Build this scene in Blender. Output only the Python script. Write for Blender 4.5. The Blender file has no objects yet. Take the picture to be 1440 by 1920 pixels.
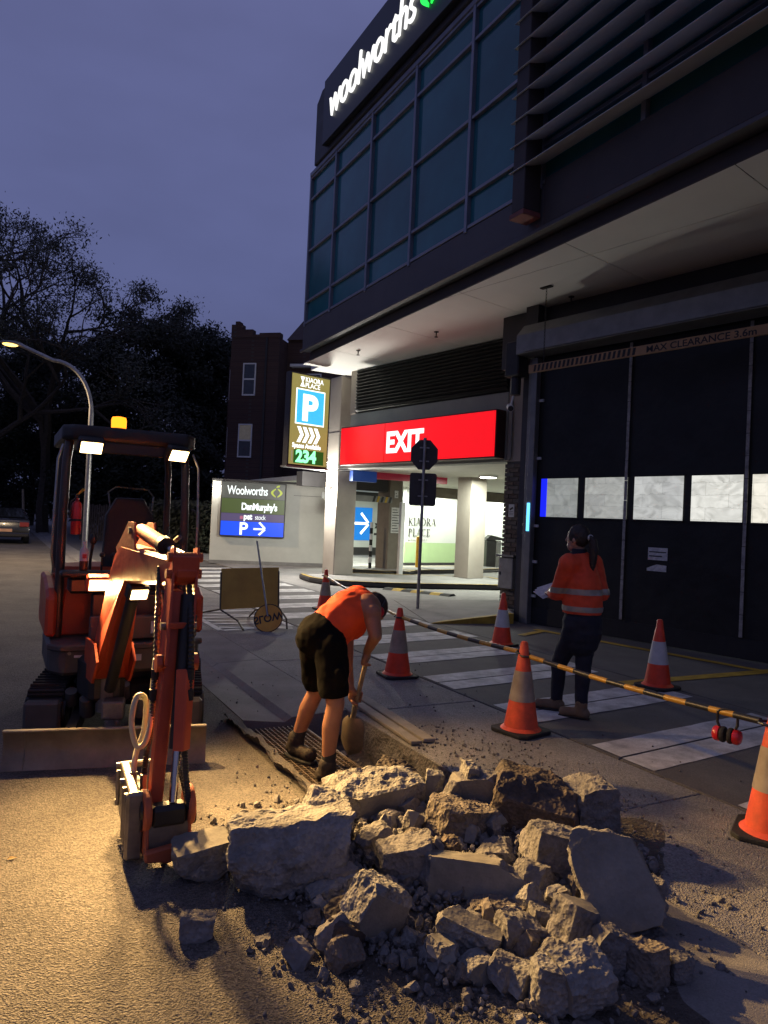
import bpy, bmesh, math, random
from mathutils import Vector, Matrix, Euler, noise

S = bpy.context.scene
COL = S.collection

# ------------------------------------------------------------------ camera
F_PX, CAM_H = 1350.0, 1.6
YAW, PITCH, ROLL = math.radians(28.07), math.radians(0.75), math.radians(2.6)
_fh = Vector((math.sin(YAW), math.cos(YAW), 0)); _r0 = Vector((math.cos(YAW), -math.sin(YAW), 0)); _z = Vector((0, 0, 1))
_f = _fh * math.cos(PITCH) + _z * math.sin(PITCH)
_u0 = _z * math.cos(PITCH) - _fh * math.sin(PITCH)
_ex = _r0 * math.cos(ROLL) + _u0 * math.sin(ROLL)
_ey = _u0 * math.cos(ROLL) - _r0 * math.sin(ROLL)
CAMLOC = Vector((0, 0, CAM_H))
cam_data = bpy.data.cameras.new('camera')
cam = bpy.data.objects.new('camera', cam_data)
COL.objects.link(cam)
cam.matrix_world = Matrix(((_ex.x, _ey.x, -_f.x, 0), (_ex.y, _ey.y, -_f.y, 0), (_ex.z, _ey.z, -_f.z, CAM_H), (0, 0, 0, 1)))
cam_data.sensor_fit = 'VERTICAL'; cam_data.sensor_height = 36.0; cam_data.sensor_width = 27.0
cam_data.lens = F_PX / 1920 * 36.0
cam_data.clip_start = 0.05; cam_data.clip_end = 800
S.camera = cam

# ------------------------------------------------------------------ dusk sky
W = bpy.data.worlds.new('World'); S.world = W; W.use_nodes = True
nt = W.node_tree; nt.nodes.clear()
out = nt.nodes.new('ShaderNodeOutputWorld'); bg = nt.nodes.new('ShaderNodeBackground')
sky = nt.nodes.new('ShaderNodeTexSky'); sky.sky_type = 'NISHITA'; sky.sun_disc = False
sky.sun_elevation = math.radians(-1.0); sky.sun_rotation = math.radians(200)
tc = nt.nodes.new('ShaderNodeTexCoord'); sep = nt.nodes.new('ShaderNodeSeparateXYZ')
rmp = nt.nodes.new('ShaderNodeValToRGB')
e = rmp.color_ramp.elements
e[0].position = 0.0; e[0].color = (0.070, 0.082, 0.175, 1)
e[1].position = 1.0; e[1].color = (0.115, 0.125, 0.265, 1)
m_ = rmp.color_ramp.elements.new(0.30); m_.color = (0.096, 0.113, 0.258, 1)
m_ = rmp.color_ramp.elements.new(0.62); m_.color = (0.122, 0.135, 0.300, 1)
cl = nt.nodes.new('ShaderNodeTexNoise'); cl.inputs['Scale'].default_value = 2.4; cl.inputs['Detail'].default_value = 4
mp = nt.nodes.new('ShaderNodeMapping'); mp.inputs['Scale'].default_value = (1, 1, 2.5)
mr = nt.nodes.new('ShaderNodeMapRange'); mr.inputs[1].default_value = .25; mr.inputs[2].default_value = .75; mr.inputs[3].default_value = .80; mr.inputs[4].default_value = 1.16
mul = nt.nodes.new('ShaderNodeMixRGB'); mul.blend_type = 'MULTIPLY'; mul.inputs[0].default_value = 1
sm = nt.nodes.new('ShaderNodeMixRGB'); sm.blend_type = 'ADD'; sm.inputs[0].default_value = 0.02
L = nt.links.new
L(tc.outputs['Generated'], sep.inputs[0]); L(sep.outputs['Z'], rmp.inputs[0])
L(tc.outputs['Generated'], mp.inputs[0]); L(mp.outputs[0], cl.inputs['Vector']); L(cl.outputs['Fac'], mr.inputs[0])
L(rmp.outputs[0], mul.inputs[1]); L(mr.outputs[0], mul.inputs[2])
L(mul.outputs[0], sm.inputs[1]); L(sky.outputs[0], sm.inputs[2])
L(sm.outputs[0], bg.inputs[0]); L(bg.outputs[0], out.inputs[0])
bg.inputs[1].default_value = 1.0
S.view_settings.view_transform = 'Standard'; S.view_settings.look = 'None'
S.view_settings.exposure = 0.0; S.view_settings.gamma = 1.0; S.view_settings.use_curve_mapping = False
S.cycles.use_denoising = True; S.cycles.max_bounces = 7; S.cycles.diffuse_bounces = 4; S.cycles.glossy_bounces = 3
S.cycles.transmission_bounces = 4; S.cycles.sample_clamp_indirect = 4.0; S.cycles.caustics_reflective = False; S.cycles.caustics_refractive = False
try: S.cycles.use_light_tree = True
except Exception: pass

# ------------------------------------------------------------------ helpers
def ray(x, y): return _f + _ex * ((x - 720) / F_PX) + _ey * ((960 - y) / F_PX)
def at(x, y, D): return CAMLOC + ray(x, y) * D            # a point seen at pixel x,y at depth D
def gnd(x, y, h=0.0):
    d = ray(x, y); return CAMLOC + d * ((h - CAM_H) / d.z)
def V3(*a): return Vector(a)
WM = {}                                                   # world matrix of every object built
def wm(o): return WM.get(o.name, Matrix.Identity(4))
def tag(o, label=None, cat=None, group=None, kind=None):
    if label: o['label'] = label
    if cat: o['category'] = cat
    if group: o['group'] = group
    if kind: o['kind'] = kind
    return o
def thing(name, label, cat, loc=(0, 0, 0), rotz=0.0, group=None, kind=None, parent=None):
    o = bpy.data.objects.new(name, None); COL.objects.link(o); o.empty_display_size = .1
    o.location = loc; o.rotation_euler = (0, 0, rotz)
    WM[o.name] = Matrix.Translation(Vector(loc)) @ Matrix.Rotation(rotz, 4, 'Z')
    return tag(o, label, cat, group, kind)
def rotm(ax, deg): return Matrix.Rotation(math.radians(deg), 4, ax)
def basis(o, u, v, n):
    return Matrix(((u[0], v[0], n[0], o[0]), (u[1], v[1], n[1], o[1]), (u[2], v[2], n[2], o[2]), (0, 0, 0, 1)))
def align(p0, p1, up=(0, 0, 1)):
    z = (Vector(p1) - Vector(p0)).normalized(); up = Vector(up)
    if abs(z.dot(up)) > .99: up = Vector((0, 1, 0))
    x = up.cross(z).normalized(); y = z.cross(x)
    return basis(p0, x, y, z)

class MB:
    def __init__(s): s.v = []; s.f = []; s.mi = []; s.cur = 0
    def add(s, vs, fs, T=None):
        b = len(s.v)
        s.v += [(T @ Vector(p)) if T is not None else Vector(p) for p in vs]
        s.f += [tuple(i + b for i in f) for f in fs]; s.mi += [s.cur] * len(fs); return s
    def box(s, c, d, T=None):
        x, y, z = d[0] / 2, d[1] / 2, d[2] / 2
        vs = [Vector((c[0] + a * x, c[1] + b * y, c[2] + e * z)) for e in (-1, 1) for b in (-1, 1) for a in (-1, 1)]
        return s.add(vs, [(0, 2, 3, 1), (4, 5, 7, 6), (0, 1, 5, 4), (2, 6, 7, 3), (0, 4, 6, 2), (1, 3, 7, 5)], T)
    def bx(s, x0, x1, y0, y1, z0, z1, T=None):
        return s.box(((x0 + x1) / 2, (y0 + y1) / 2, (z0 + z1) / 2), (x1 - x0, y1 - y0, z1 - z0), T)
    def hexa(s, lo, hi):                                   # lo, hi: 4 corners each, counter-clockwise
        return s.add(list(lo) + list(hi), [(3, 2, 1, 0), (4, 5, 6, 7), (0, 1, 5, 4), (1, 2, 6, 5), (2, 3, 7, 6), (3, 0, 4, 7)])
    def prism(s, poly, h0, h1, T=None):                    # poly in xy, extruded in z
        n = len(poly)
        vs = [(p[0], p[1], h0) for p in poly] + [(p[0], p[1], h1) for p in poly]
        fs = [tuple(range(n - 1, -1, -1)), tuple(range(n, 2 * n))] + [(i, (i + 1) % n, n + (i + 1) % n, n + i) for i in range(n)]
        return s.add(vs, fs, T)
    def cyl(s, p0, p1, r0, r1=None, n=12, cap=True):
        r1 = r0 if r1 is None else r1
        p0, p1 = Vector(p0), Vector(p1); T = align(p0, p1); h = (p1 - p0).length
        vs = [(r * math.cos(2 * math.pi * i / n), r * math.sin(2 * math.pi * i / n), z) for r, z in ((r0, 0), (r1, h)) for i in range(n)]
        fs = [(i, (i + 1) % n, n + (i + 1) % n, n + i) for i in range(n)]
        if cap: fs += [tuple(range(n - 1, -1, -1)), tuple(range(n, 2 * n))]
        return s.add(vs, fs, T)
    def lathe(s, prof, n=20, T=None):                      # prof: (r,z) from bottom to top
        vs = [(r * math.cos(2 * math.pi * i / n), r * math.sin(2 * math.pi * i / n), z) for r, z in prof for i in range(n)]
        fs = [(k * n + i, k * n + (i + 1) % n, (k + 1) * n + (i + 1) % n, (k + 1) * n + i) for k in range(len(prof) - 1) for i in range(n)]
        fs += [tuple(range(n - 1, -1, -1)), tuple(range((len(prof) - 1) * n, len(prof) * n))]
        return s.add(vs, fs, T)
    def tube(s, pts, r, n=8, radii=None):
        pts = [Vector(p) for p in pts]; m = len(pts); vs = []; up = None
        for k in range(m):
            t = (pts[min(k + 1, m - 1)] - pts[max(k - 1, 0)]).normalized()
            if up is None:
                up = Vector((0, 0, 1)) if abs(t.z) < .9 else Vector((1, 0, 0))
            a = up.cross(t).normalized(); b = t.cross(a); up = b
            rr = radii[k] if radii else r
            vs += [pts[k] + (a * math.cos(2 * math.pi * i / n) + b * math.sin(2 * math.pi * i / n)) * rr for i in range(n)]
        fs = [(k * n + i, k * n + (i + 1) % n, (k + 1) * n + (i + 1) % n, (k + 1) * n + i) for k in range(m - 1) for i in range(n)]
        fs += [tuple(range(n - 1, -1, -1)), tuple(range((m - 1) * n, m * n))]
        return s.add(vs, fs)
    def ball(s, c, r, seg=14, rings=9, T=None):
        r = (r, r, r) if isinstance(r, (int, float)) else r
        vs = [(c[0], c[1], c[2] - r[2])]
        for k in range(1, rings):
            a = math.pi * k / rings
            vs += [(c[0] + r[0] * math.sin(a) * math.cos(2 * math.pi * i / seg), c[1] + r[1] * math.sin(a) * math.sin(2 * math.pi * i / seg), c[2] - r[2] * math.cos(a)) for i in range(seg)]
        vs.append((c[0], c[1], c[2] + r[2])); q = len(vs) - 1
        fs = [(0, 1 + (i + 1) % seg, 1 + i) for i in range(seg)]
        fs += [(1 + k * seg + i, 1 + k * seg + (i + 1) % seg, 1 + (k + 1) * seg + (i + 1) % seg, 1 + (k + 1) * seg + i) for k in range(rings - 2) for i in range(seg)]
        fs += [(q, 1 + (rings - 2) * seg + i, 1 + (rings - 2) * seg + (i + 1) % seg) for i in range(seg)]
        return s.add(vs, fs, T)
    def cap(s, p0, p1, r0, r1, n=12):                      # tapered capsule
        p0, p1 = Vector(p0), Vector(p1)
        s.cyl(p0, p1, r0, r1, n); s.ball(p0, r0 * .999, n, 8); s.ball(p1, r1 * .999, n, 8); return s
    def quad(s, a, b, c, d): return s.add([a, b, c, d], [(0, 1, 2, 3)])
    def mesh(s, name, mats):
        me = bpy.data.meshes.new(name); me.from_pydata([tuple(p) for p in s.v], [], s.f)
        for m in (mats if isinstance(mats, (list, tuple)) else [mats]): me.materials.append(m)
        if any(s.mi): me.polygons.foreach_set('material_index', s.mi)
        me.update(); return me
    def build(s, name, mat, parent=None, bevel=0.0, smooth=False, world=True, loc=None, seg=1, fix=False):
        if world and parent is not None:
            inv = wm(parent).inverted(); s.v = [inv @ Vector(p) for p in s.v]
        if loc is not None:
            lv = Vector(loc); s.v = [Vector(p) - lv for p in s.v]
        me = s.mesh(name, mat)
        if fix or bevel:
            bm = bmesh.new(); bm.from_mesh(me)
            bmesh.ops.recalc_face_normals(bm, faces=bm.faces)
            if bevel:
                es = [e for e in bm.edges if len(e.link_faces) == 2 and e.calc_face_angle(0) > .5]
                bmesh.ops.bevel(bm, geom=es, offset=bevel, segments=seg, profile=.7, affect='EDGES', clamp_overlap=True)
            bm.to_mesh(me); bm.free()
        return link(name, me, parent, loc, smooth)
def link(name, me, parent=None, loc=None, smooth=False):
    if smooth:
        me.polygons.foreach_set('use_smooth', [True] * len(me.polygons))
        try: me.set_sharp_from_angle(angle=math.radians(38))
        except Exception: pass
    o = bpy.data.objects.new(name, me); COL.objects.link(o)
    M_ = Matrix.Identity(4)
    if loc is not None: o.location = loc; M_ = Matrix.Translation(Vector(loc))
    if parent is not None: o.parent = parent; M_ = wm(parent) @ M_
    WM[o.name] = M_
    return o
def copy_tree(o, parent=None, loc=None, rotz=None):
    c = o.copy(); COL.objects.link(c); c.parent = parent
    if loc is not None: c.location = loc
    if rotz is not None: c.rotation_euler = (0, 0, rotz)
    for ch in list(o.children): copy_tree(ch, c)
    return c
def text(body, size, mat, parent, T, name='lettering', extrude=.004, bold=0.0, sx=1.0, shear=0.0, align_x='LEFT', spacing=1.0):
    cu = bpy.data.curves.new(name, 'FONT'); cu.body = body; cu.size = size; cu.extrude = extrude; cu.offset = bold
    cu.align_x = align_x; cu.shear = shear; cu.space_character = spacing; cu.resolution_u = 4
    t = bpy.data.objects.new(name + '_tmp', cu); COL.objects.link(t)
    bpy.context.view_layer.update()
    me = bpy.data.meshes.new_from_object(t.evaluated_get(bpy.context.evaluated_depsgraph_get()))
    bpy.data.objects.remove(t); bpy.data.curves.remove(cu)
    me.transform((wm(parent).inverted() if parent else Matrix.Identity(4)) @ T @ Matrix.Diagonal((sx, 1, 1, 1)))
    me.materials.clear(); me.materials.append(mat); me.name = name
    return link(name, me, parent)
def lamp(name, kind, loc, energy, color, parent=None, size=.1, direction=None, spot=None, blend=.5):
    d = bpy.data.lights.new(name, kind); d.energy = energy; d.color = color
    if kind in ('POINT', 'SPOT'): d.shadow_soft_size = size
    if kind == 'AREA': d.shape = 'DISK'; d.size = size
    if kind == 'SPOT': d.spot_size = math.radians(spot); d.spot_blend = blend
    o = bpy.data.objects.new(name, d); COL.objects.link(o)
    M_ = Matrix.Translation(Vector(loc))
    if direction is not None: M_ = M_ @ Vector(direction).normalized().to_track_quat('-Z', 'Y').to_matrix().to_4x4()
    if parent is not None: o.parent = parent; M_ = wm(parent).inverted() @ M_
    o.matrix_local = M_
    return o

# ------------------------------------------------------------------ materials
MAT = {}
def mat(name, col, rough=.6, metal=0.0, var=.18, vs=5.0, bump=0.0, bs=60.0, col2=None, detail=4, spec=.5, coat=0.0, emit=None, es=0.0, dist=.02, speck=None, speck_s=90, rvar=.0):
    m = bpy.data.materials.new(name); m.use_nodes = True; n = m.node_tree; n.nodes.clear()
    o = n.nodes.new('ShaderNodeOutputMaterial'); b = n.nodes.new('ShaderNodeBsdfPrincipled'); n.links.new(b.outputs[0], o.inputs[0])
    t = n.nodes.new('ShaderNodeTexCoord')
    b.inputs['Roughness'].default_value = rough; b.inputs['Metallic'].default_value = metal
    b.inputs['Specular IOR Level'].default_value = spec; b.inputs['Coat Weight'].default_value = coat
    nz = n.nodes.new('ShaderNodeTexNoise'); nz.inputs['Scale'].default_value = vs; nz.inputs['Detail'].default_value = detail; nz.inputs['Roughness'].default_value = .62
    n.links.new(t.outputs['Object'], nz.inputs['Vector'])
    r = n.nodes.new('ShaderNodeValToRGB'); c2 = col2 or [min(1, c * (1 + var)) for c in col]; c1 = col if col2 else [c * (1 - var) for c in col]
    r.color_ramp.elements[0].position = .34; r.color_ramp.elements[1].position = .68
    r.color_ramp.elements[0].color = (*c1, 1); r.color_ramp.elements[1].color = (*c2, 1)
    n.links.new(nz.outputs['Fac'], r.inputs[0]); src = r.outputs[0]
    if speck:
        v = n.nodes.new('ShaderNodeTexVoronoi'); v.inputs['Scale'].default_value = speck_s; n.links.new(t.outputs['Object'], v.inputs['Vector'])
        vr = n.nodes.new('ShaderNodeMapRange'); vr.inputs[3].default_value = 1 - speck; vr.inputs[4].default_value = 1 + speck
        sp = n.nodes.new('ShaderNodeSeparateXYZ'); n.links.new(v.outputs['Color'], sp.inputs[0]); n.links.new(sp.outputs[0], vr.inputs[0])
        mx = n.nodes.new('ShaderNodeMixRGB'); mx.blend_type = 'MULTIPLY'; mx.inputs[0].default_value = 1
        n.links.new(src, mx.inputs[1]); n.links.new(vr.outputs[0], mx.inputs[2]); src = mx.outputs[0]
    n.links.new(src, b.inputs['Base Color'])
    if rvar:
        rr = n.nodes.new('ShaderNodeMapRange'); rr.inputs[3].default_value = max(.02, rough - rvar); rr.inputs[4].default_value = min(1, rough + rvar)
        n2 = n.nodes.new('ShaderNodeTexNoise'); n2.inputs['Scale'].default_value = vs * 2.3; n.links.new(t.outputs['Object'], n2.inputs['Vector'])
        n.links.new(n2.outputs['Fac'], rr.inputs[0]); n.links.new(rr.outputs[0], b.inputs['Roughness'])
    if bump:
        bn = n.nodes.new('ShaderNodeTexNoise'); bn.inputs['Scale'].default_value = bs; bn.inputs['Detail'].default_value = 5; n.links.new(t.outputs['Object'], bn.inputs['Vector'])
        hsrc = bn.outputs['Fac']
        if speck:
            ad = n.nodes.new('ShaderNodeMath'); ad.operation = 'ADD'; n.links.new(hsrc, ad.inputs[0]); n.links.new(v.outputs['Distance'], ad.inputs[1]); hsrc = ad.outputs[0]
        bp = n.nodes.new('ShaderNodeBump'); bp.inputs['Strength'].default_value = bump; bp.inputs['Distance'].default_value = dist
        n.links.new(hsrc, bp.inputs['Height']); n.links.new(bp.outputs[0], b.inputs['Normal'])
    if emit:
        b.inputs['Emission Color'].default_value = (*emit, 1); b.inputs['Emission Strength'].default_value = es
    MAT[name] = m; return m
def glow(name, col, s, base=None):
    return mat(name, base or [c * .5 for c in col], .4, emit=col, es=s, var=0)
def brickmat(name, c1, c2, mortar, scale, rough=.85):
    m = mat(name, c1, rough); n = m.node_tree; b = n.nodes['Principled BSDF']
    t = n.nodes.new('ShaderNodeTexCoord'); br = n.nodes.new('ShaderNodeTexBrick')
    sx = n.nodes.new('ShaderNodeSeparateXYZ'); cb = n.nodes.new('ShaderNodeCombineXYZ'); ad = n.nodes.new('ShaderNodeMath')
    n.links.new(t.outputs['Object'], sx.inputs[0]); n.links.new(sx.outputs[0], ad.inputs[0]); n.links.new(sx.outputs[1], ad.inputs[1])
    n.links.new(ad.outputs[0], cb.inputs[0]); n.links.new(sx.outputs[2], cb.inputs[1]); n.links.new(cb.outputs[0], br.inputs['Vector'])
    br.inputs['Color1'].default_value = (*c1, 1); br.inputs['Color2'].default_value = (*c2, 1); br.inputs['Mortar'].default_value = (*mortar, 1)
    br.inputs['Scale'].default_value = scale; br.inputs['Mortar Size'].default_value = .012; br.inputs['Brick Width'].default_value = .5; br.inputs['Row Height'].default_value = .18
    n.links.new(br.outputs['Color'], b.inputs['Base Color'])
    bp = n.nodes.new('ShaderNodeBump'); bp.inputs['Strength'].default_value = .6; bp.inputs['Distance'].default_value = .01; bp.invert = True
    n.links.new(br.outputs['Fac'], bp.inputs['Height']); n.links.new(bp.outputs[0], b.inputs['Normal'])
    return m
asphalt = mat('asphalt', (.085, .076, .068), .82, col2=(.165, .148, .130), vs=.9, detail=8, bump=.85, bs=150, speck=.5, speck_s=125, dist=.011, rvar=.1)
concrete = mat('concrete', (.16, .153, .148), .85, col2=(.25, .24, .23), vs=1.7, detail=8, bump=.35, bs=160, speck=.12, speck_s=160, dist=.006)
concrete_dark = mat('crossing_surface', (.085, .083, .084), .85, col2=(.125, .12, .118), vs=2.1, detail=8, bump=.4, bs=180, speck=.2, speck_s=170, dist=.006)
aggregate = mat('exposed_aggregate', (.185, .178, .172), .88, col2=(.28, .268, .258), vs=1.5, detail=9, bump=.7, bs=140, speck=.3, speck_s=110, dist=.009)
slab_edge = mat('broken_edge', (.11, .10, .09), .95, col2=(.2, .185, .17), vs=9, bump=.9, bs=45, dist=.03)
dirt = mat('dirt', (.07, .058, .048), .95, col2=(.15, .13, .11), vs=7, detail=8, bump=1.0, bs=50, dist=.04)
white_paint = mat('white_paint', (.32, .32, .32), .75, col2=(.70, .70, .69), vs=4.5, detail=9, bump=.25, bs=170, dist=.004, speck=.1, speck_s=140)
yellow_paint = mat('yellow_paint', (.30, .19, .02), .7, col2=(.52, .34, .04), vs=7, detail=9)
black_paint = mat('black_paint', (.025, .025, .025), .7)
render_beige = mat('painted_render', (.34, .30, .255), .8, col2=(.42, .375, .32), vs=1.2, bump=.12, bs=120, dist=.004)
render_white = mat('pale_render', (.42, .42, .38), .85, col2=(.53, .53, .48), vs=.9, detail=7, bump=.15, bs=110, dist=.004)
soffit_m = mat('soffit_sheet', (.78, .77, .72), .8, col2=(.84, .83, .78), vs=.7, bump=.05, bs=40, dist=.004)
dark_panel = mat('charcoal_panel', (.045, .042, .043), .55, var=.15, vs=2, rvar=.08)
fascia_m = mat('fascia_panel', (.085, .078, .080), .6, var=.1, vs=1.5)
brown_beam = mat('brown_beam', (.05, .04, .036), .65, var=.15, vs=2)
alu = mat('mullion_aluminium', (.24, .25, .29), .45, .4, var=.08)
glass_blue = mat('tinted_glass', (.028, .165, .190), .12, var=.3, vs=.35, spec=.38, rvar=.03)
metal_grey = mat('grey_metal', (.22, .22, .21), .5, .5, var=.12, vs=4)
metal_dark = mat('dark_metal', (.035, .034, .033), .5, .4, var=.2)
galv = mat('galvanised_steel', (.34, .33, .31), .42, .8, var=.2, vs=12)
rubber = mat('black_rubber', (.016, .016, .016), .8, var=.2, bump=.3, bs=80)
white_plastic = mat('white_plastic', (.6, .6, .58), .5, var=.06)
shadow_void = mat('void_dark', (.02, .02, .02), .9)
# ================================================================== GROUND
random.seed(4)
def sheet(name, x0, x1, y0, y1, z, m, parent=None, nx=1, ny=1, zf=None):
    mb = MB()
    vs = []; fs = []
    for j in range(ny + 1):
        for i in range(nx + 1):
            x = x0 + (x1 - x0) * i / nx; y = y0 + (y1 - y0) * j / ny
            vs.append((x, y, zf(x, y) if zf else z))
    for j in range(ny):
        for i in range(nx):
            a = j * (nx + 1) + i; fs.append((a, a + 1, a + nx + 2, a + nx + 1))
    mb.add(vs, fs); return mb.build(name, m, parent)
ground = sheet('ground', -220, 220, -60, 380, -.45, dirt); tag(ground, kind='structure')
PX0, PX1, PY0, PY1 = 1.74, 2.66, 2.35, 5.46       # the broken-out pit
# road: asphalt up to the gutter, its broken edge along the pit
mb = MB()
edge = [(1.74, -30)] + [(1.74 + (random.uniform(-.025, .03) if PY0 < y < PY1 else random.uniform(-.004, .004)), y) for y in [i * .11 - 2 for i in range(0, 110)]] + [(1.74, 160)]
top = [(-90, -30)] + edge + [(-90, 160)]
mb.prism(top, -.16, 0.0)
road = mb.build('road', asphalt); tag(road, kind='structure')
# gutter and layback in cast lengths, left and right of the pit
gutter = thing('gutter', None, None, (1.9, 6, 0), kind='structure')
def gut_piece(y0, y1):
    mb = MB(); a, b, c, d = 1.752, 2.10, 2.16, 2.64
    pr = [(a, -.002), (b, -.048), (c, -.012), (d, .008)]
    mb.add([(x, y, z) for y in (y0, y1) for x, z in pr] + [(x, y, -.2) for y in (y0, y1) for x, z in pr],
           [(0, 1, 5, 4), (1, 2, 6, 5), (2, 3, 7, 6), (8, 12, 13, 9), (9, 13, 14, 10), (10, 14, 15, 11), (0, 4, 12, 8), (3, 11, 15, 7), (0, 8, 9, 1), (1, 9, 10, 2), (2, 10, 11, 3), (4, 5, 13, 12), (5, 6, 14, 13), (6, 7, 15, 14)])
    return mb.build('gutter_length', concrete, gutter, fix=True)
ys = [5.46, 7.7, 10.1, 12.5, 14.9, 17.3, 19.7, 24, 30, 42, 60, 100]
for a, b in zip(ys, ys[1:]): gut_piece(a + .006, b - .006)
for a, b in ((-6, -3), (-3, 0), (0, PY0)): gut_piece(a + .006, b - .006)
# footpath: concrete slabs with open joints over a bed
footpath = thing('footpath', None, None, (5, 8, 0), kind='structure')
sheet('bed', 2.66, 60, -30, 120, -.05, slab_edge, footpath)
def slab(x0, x1, y0, y1, m, z=0.0, g=.007):
    mb = MB(); mb.bx(x0 + g, x1 - g, y0 + g, y1 - g, z - .13, z + random.uniform(-.002, .002))
    return mb.build('slab', m, footpath, bevel=.006)
yy = [-6.0, -3.6, -1.2, 1.2, 3.0, 5.4, 7.6, 10.0, 12.4, 14.8, 17.2, 19.6, 22.0]
for a, b in zip(yy, yy[1:]): slab(2.655, 3.93, a, b, aggregate)
SK = .10
jy = [2.48 + 1.215 * k for k in range(-5, 16)]
for a, b in zip(jy, jy[1:]):                        # crossing bay, joints down the middle of each stripe
    mb = MB()
    q = lambda x, y, z: (x, y + SK * (x - 3.95), z)
    x0, x1 = 3.945, 6.25; g = .006; z = random.uniform(-.001, .001)
    mb.hexa([q(x0, a + g, -.13), q(x1, a + g, -.13), q(x1, b - g, -.13), q(x0, b - g, -.13)], [q(x0, a + g, z), q(x1, a + g, z), q(x1, b - g, z), q(x0, b - g, z)])
    mb.build('slab', concrete_dark, footpath, bevel=.006)
mb = MB(); mb.prism([(6.262, -8), (30, -8), (30, 10.2), (6.262, 10.2)], -.13, -.001); mb.build('apron', concrete_dark, footpath)
mb = MB(); mb.prism([(6.262, 10.206), (30, 10.206), (30, 40), (6.262, 40)], -.13, -.001); mb.build('apron', concrete, footpath)
sheet('verge', 2.66, 60, 22.006, 120, -.03, concrete_dark, footpath)
# zebra stripes: each painted in two halves either side of the joint
for k, yc in enumerate(jy):
    if yc > 20.8: continue
    for s in (-1, 1):
        x0 = 3.96 + random.uniform(0, .02); x1 = 6.12 + random.uniform(-.05, .05)
        y0, y1 = sorted((yc + s * .012, yc + s * .295))
        n = 14; mb = MB(); vs = []
        for i in range(n + 1):
            x = x0 + (x1 - x0) * i / n
            for y, o in ((y0, -1), (y1, 1)):
                jit = random.uniform(-.006, .006) if (o == s) else 0
                vs.append((x, y + jit + SK * (x - 3.95), .0045))
        mb.add(vs, [(2 * i, 2 * i + 2, 2 * i + 3, 2 * i + 1) for i in range(n)])
        mb.build('painted_stripe', white_paint, footpath)
def strip(p, q, w, m, name='painted_stripe', z=.005, parent=footpath):
    p, q = Vector((p[0], p[1], z)), Vector((q[0], q[1], z)); d = (q - p).normalized(); nn = Vector((-d.y, d.x, 0)) * w / 2
    mb = MB(); mb.quad(p - nn, q - nn, q + nn, p + nn); return mb.build(name, m, parent)
# hatched painted island by the kerb
hb = [(2.75, 9.75), (3.85, 9.95), (3.85, 11.75), (2.75, 11.75)]
for a, b in zip(hb, hb[1:] + hb[:1]): strip(a, b, .09, white_paint, z=.006)
for k in range(6): strip((2.8, 10.02 + k * .33), (3.8, 9.98 + k * .33 - .22 + .25 * (k % 2)), .12, white_paint, z=.007)
# yellow lines in front of the loading dock
strip((5.9, 5.52), (8.55, 5.46), .17, yellow_paint, 'yellow_line')
strip((7.55, 8.9), (8.45, 4.2), .14, yellow_paint, 'yellow_line', z=.0065)
strip((6.9, 8.45), (7.6, 8.75), .12, yellow_paint, 'yellow_line', z=.008)
# pit: uneven dirt floor, broken slab sides
def pitz(x, y):
    n1 = noise.noise(Vector((x * 3.1, y * 3.1, 1))) * .05 + noise.noise(Vector((x * 9, y * 9, 4))) * .022 + noise.noise(Vector((x * 24, y * 24, 7))) * .010
    side = max(0, 1 - (x - PX0) / .16) * .10
    return -.25 + n1 + side * 1.7
pit = sheet('pit_floor', 1.60, 2.70, 2.1, 5.55, 0, dirt, None, 90, 260, pitz); tag(pit, kind='structure')
for (x0, x1, y0, y1) in ((2.645, 2.70, PY0 - .2, PY1 + .15),):
    mb = MB(); n = 60; vs = []
    for i in range(n + 1):
        y = y0 + (y1 - y0) * i / n
        for k, z in enumerate((-.001, -.06, -.13, -.34)):
            vs.append((2.652 - (.012 * k) + noise.noise(Vector((y * 6, k * 2.1, 3))) * .03 * (k > 0) - .006, y, z))
    mb.add(vs, [(i * 4 + k, i * 4 + k + 1, i * 4 + k + 5, i * 4 + k + 4) for i in range(n) for k in range(3)])
    tag(mb.build('slab_face', slab_edge), kind='structure')
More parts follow.
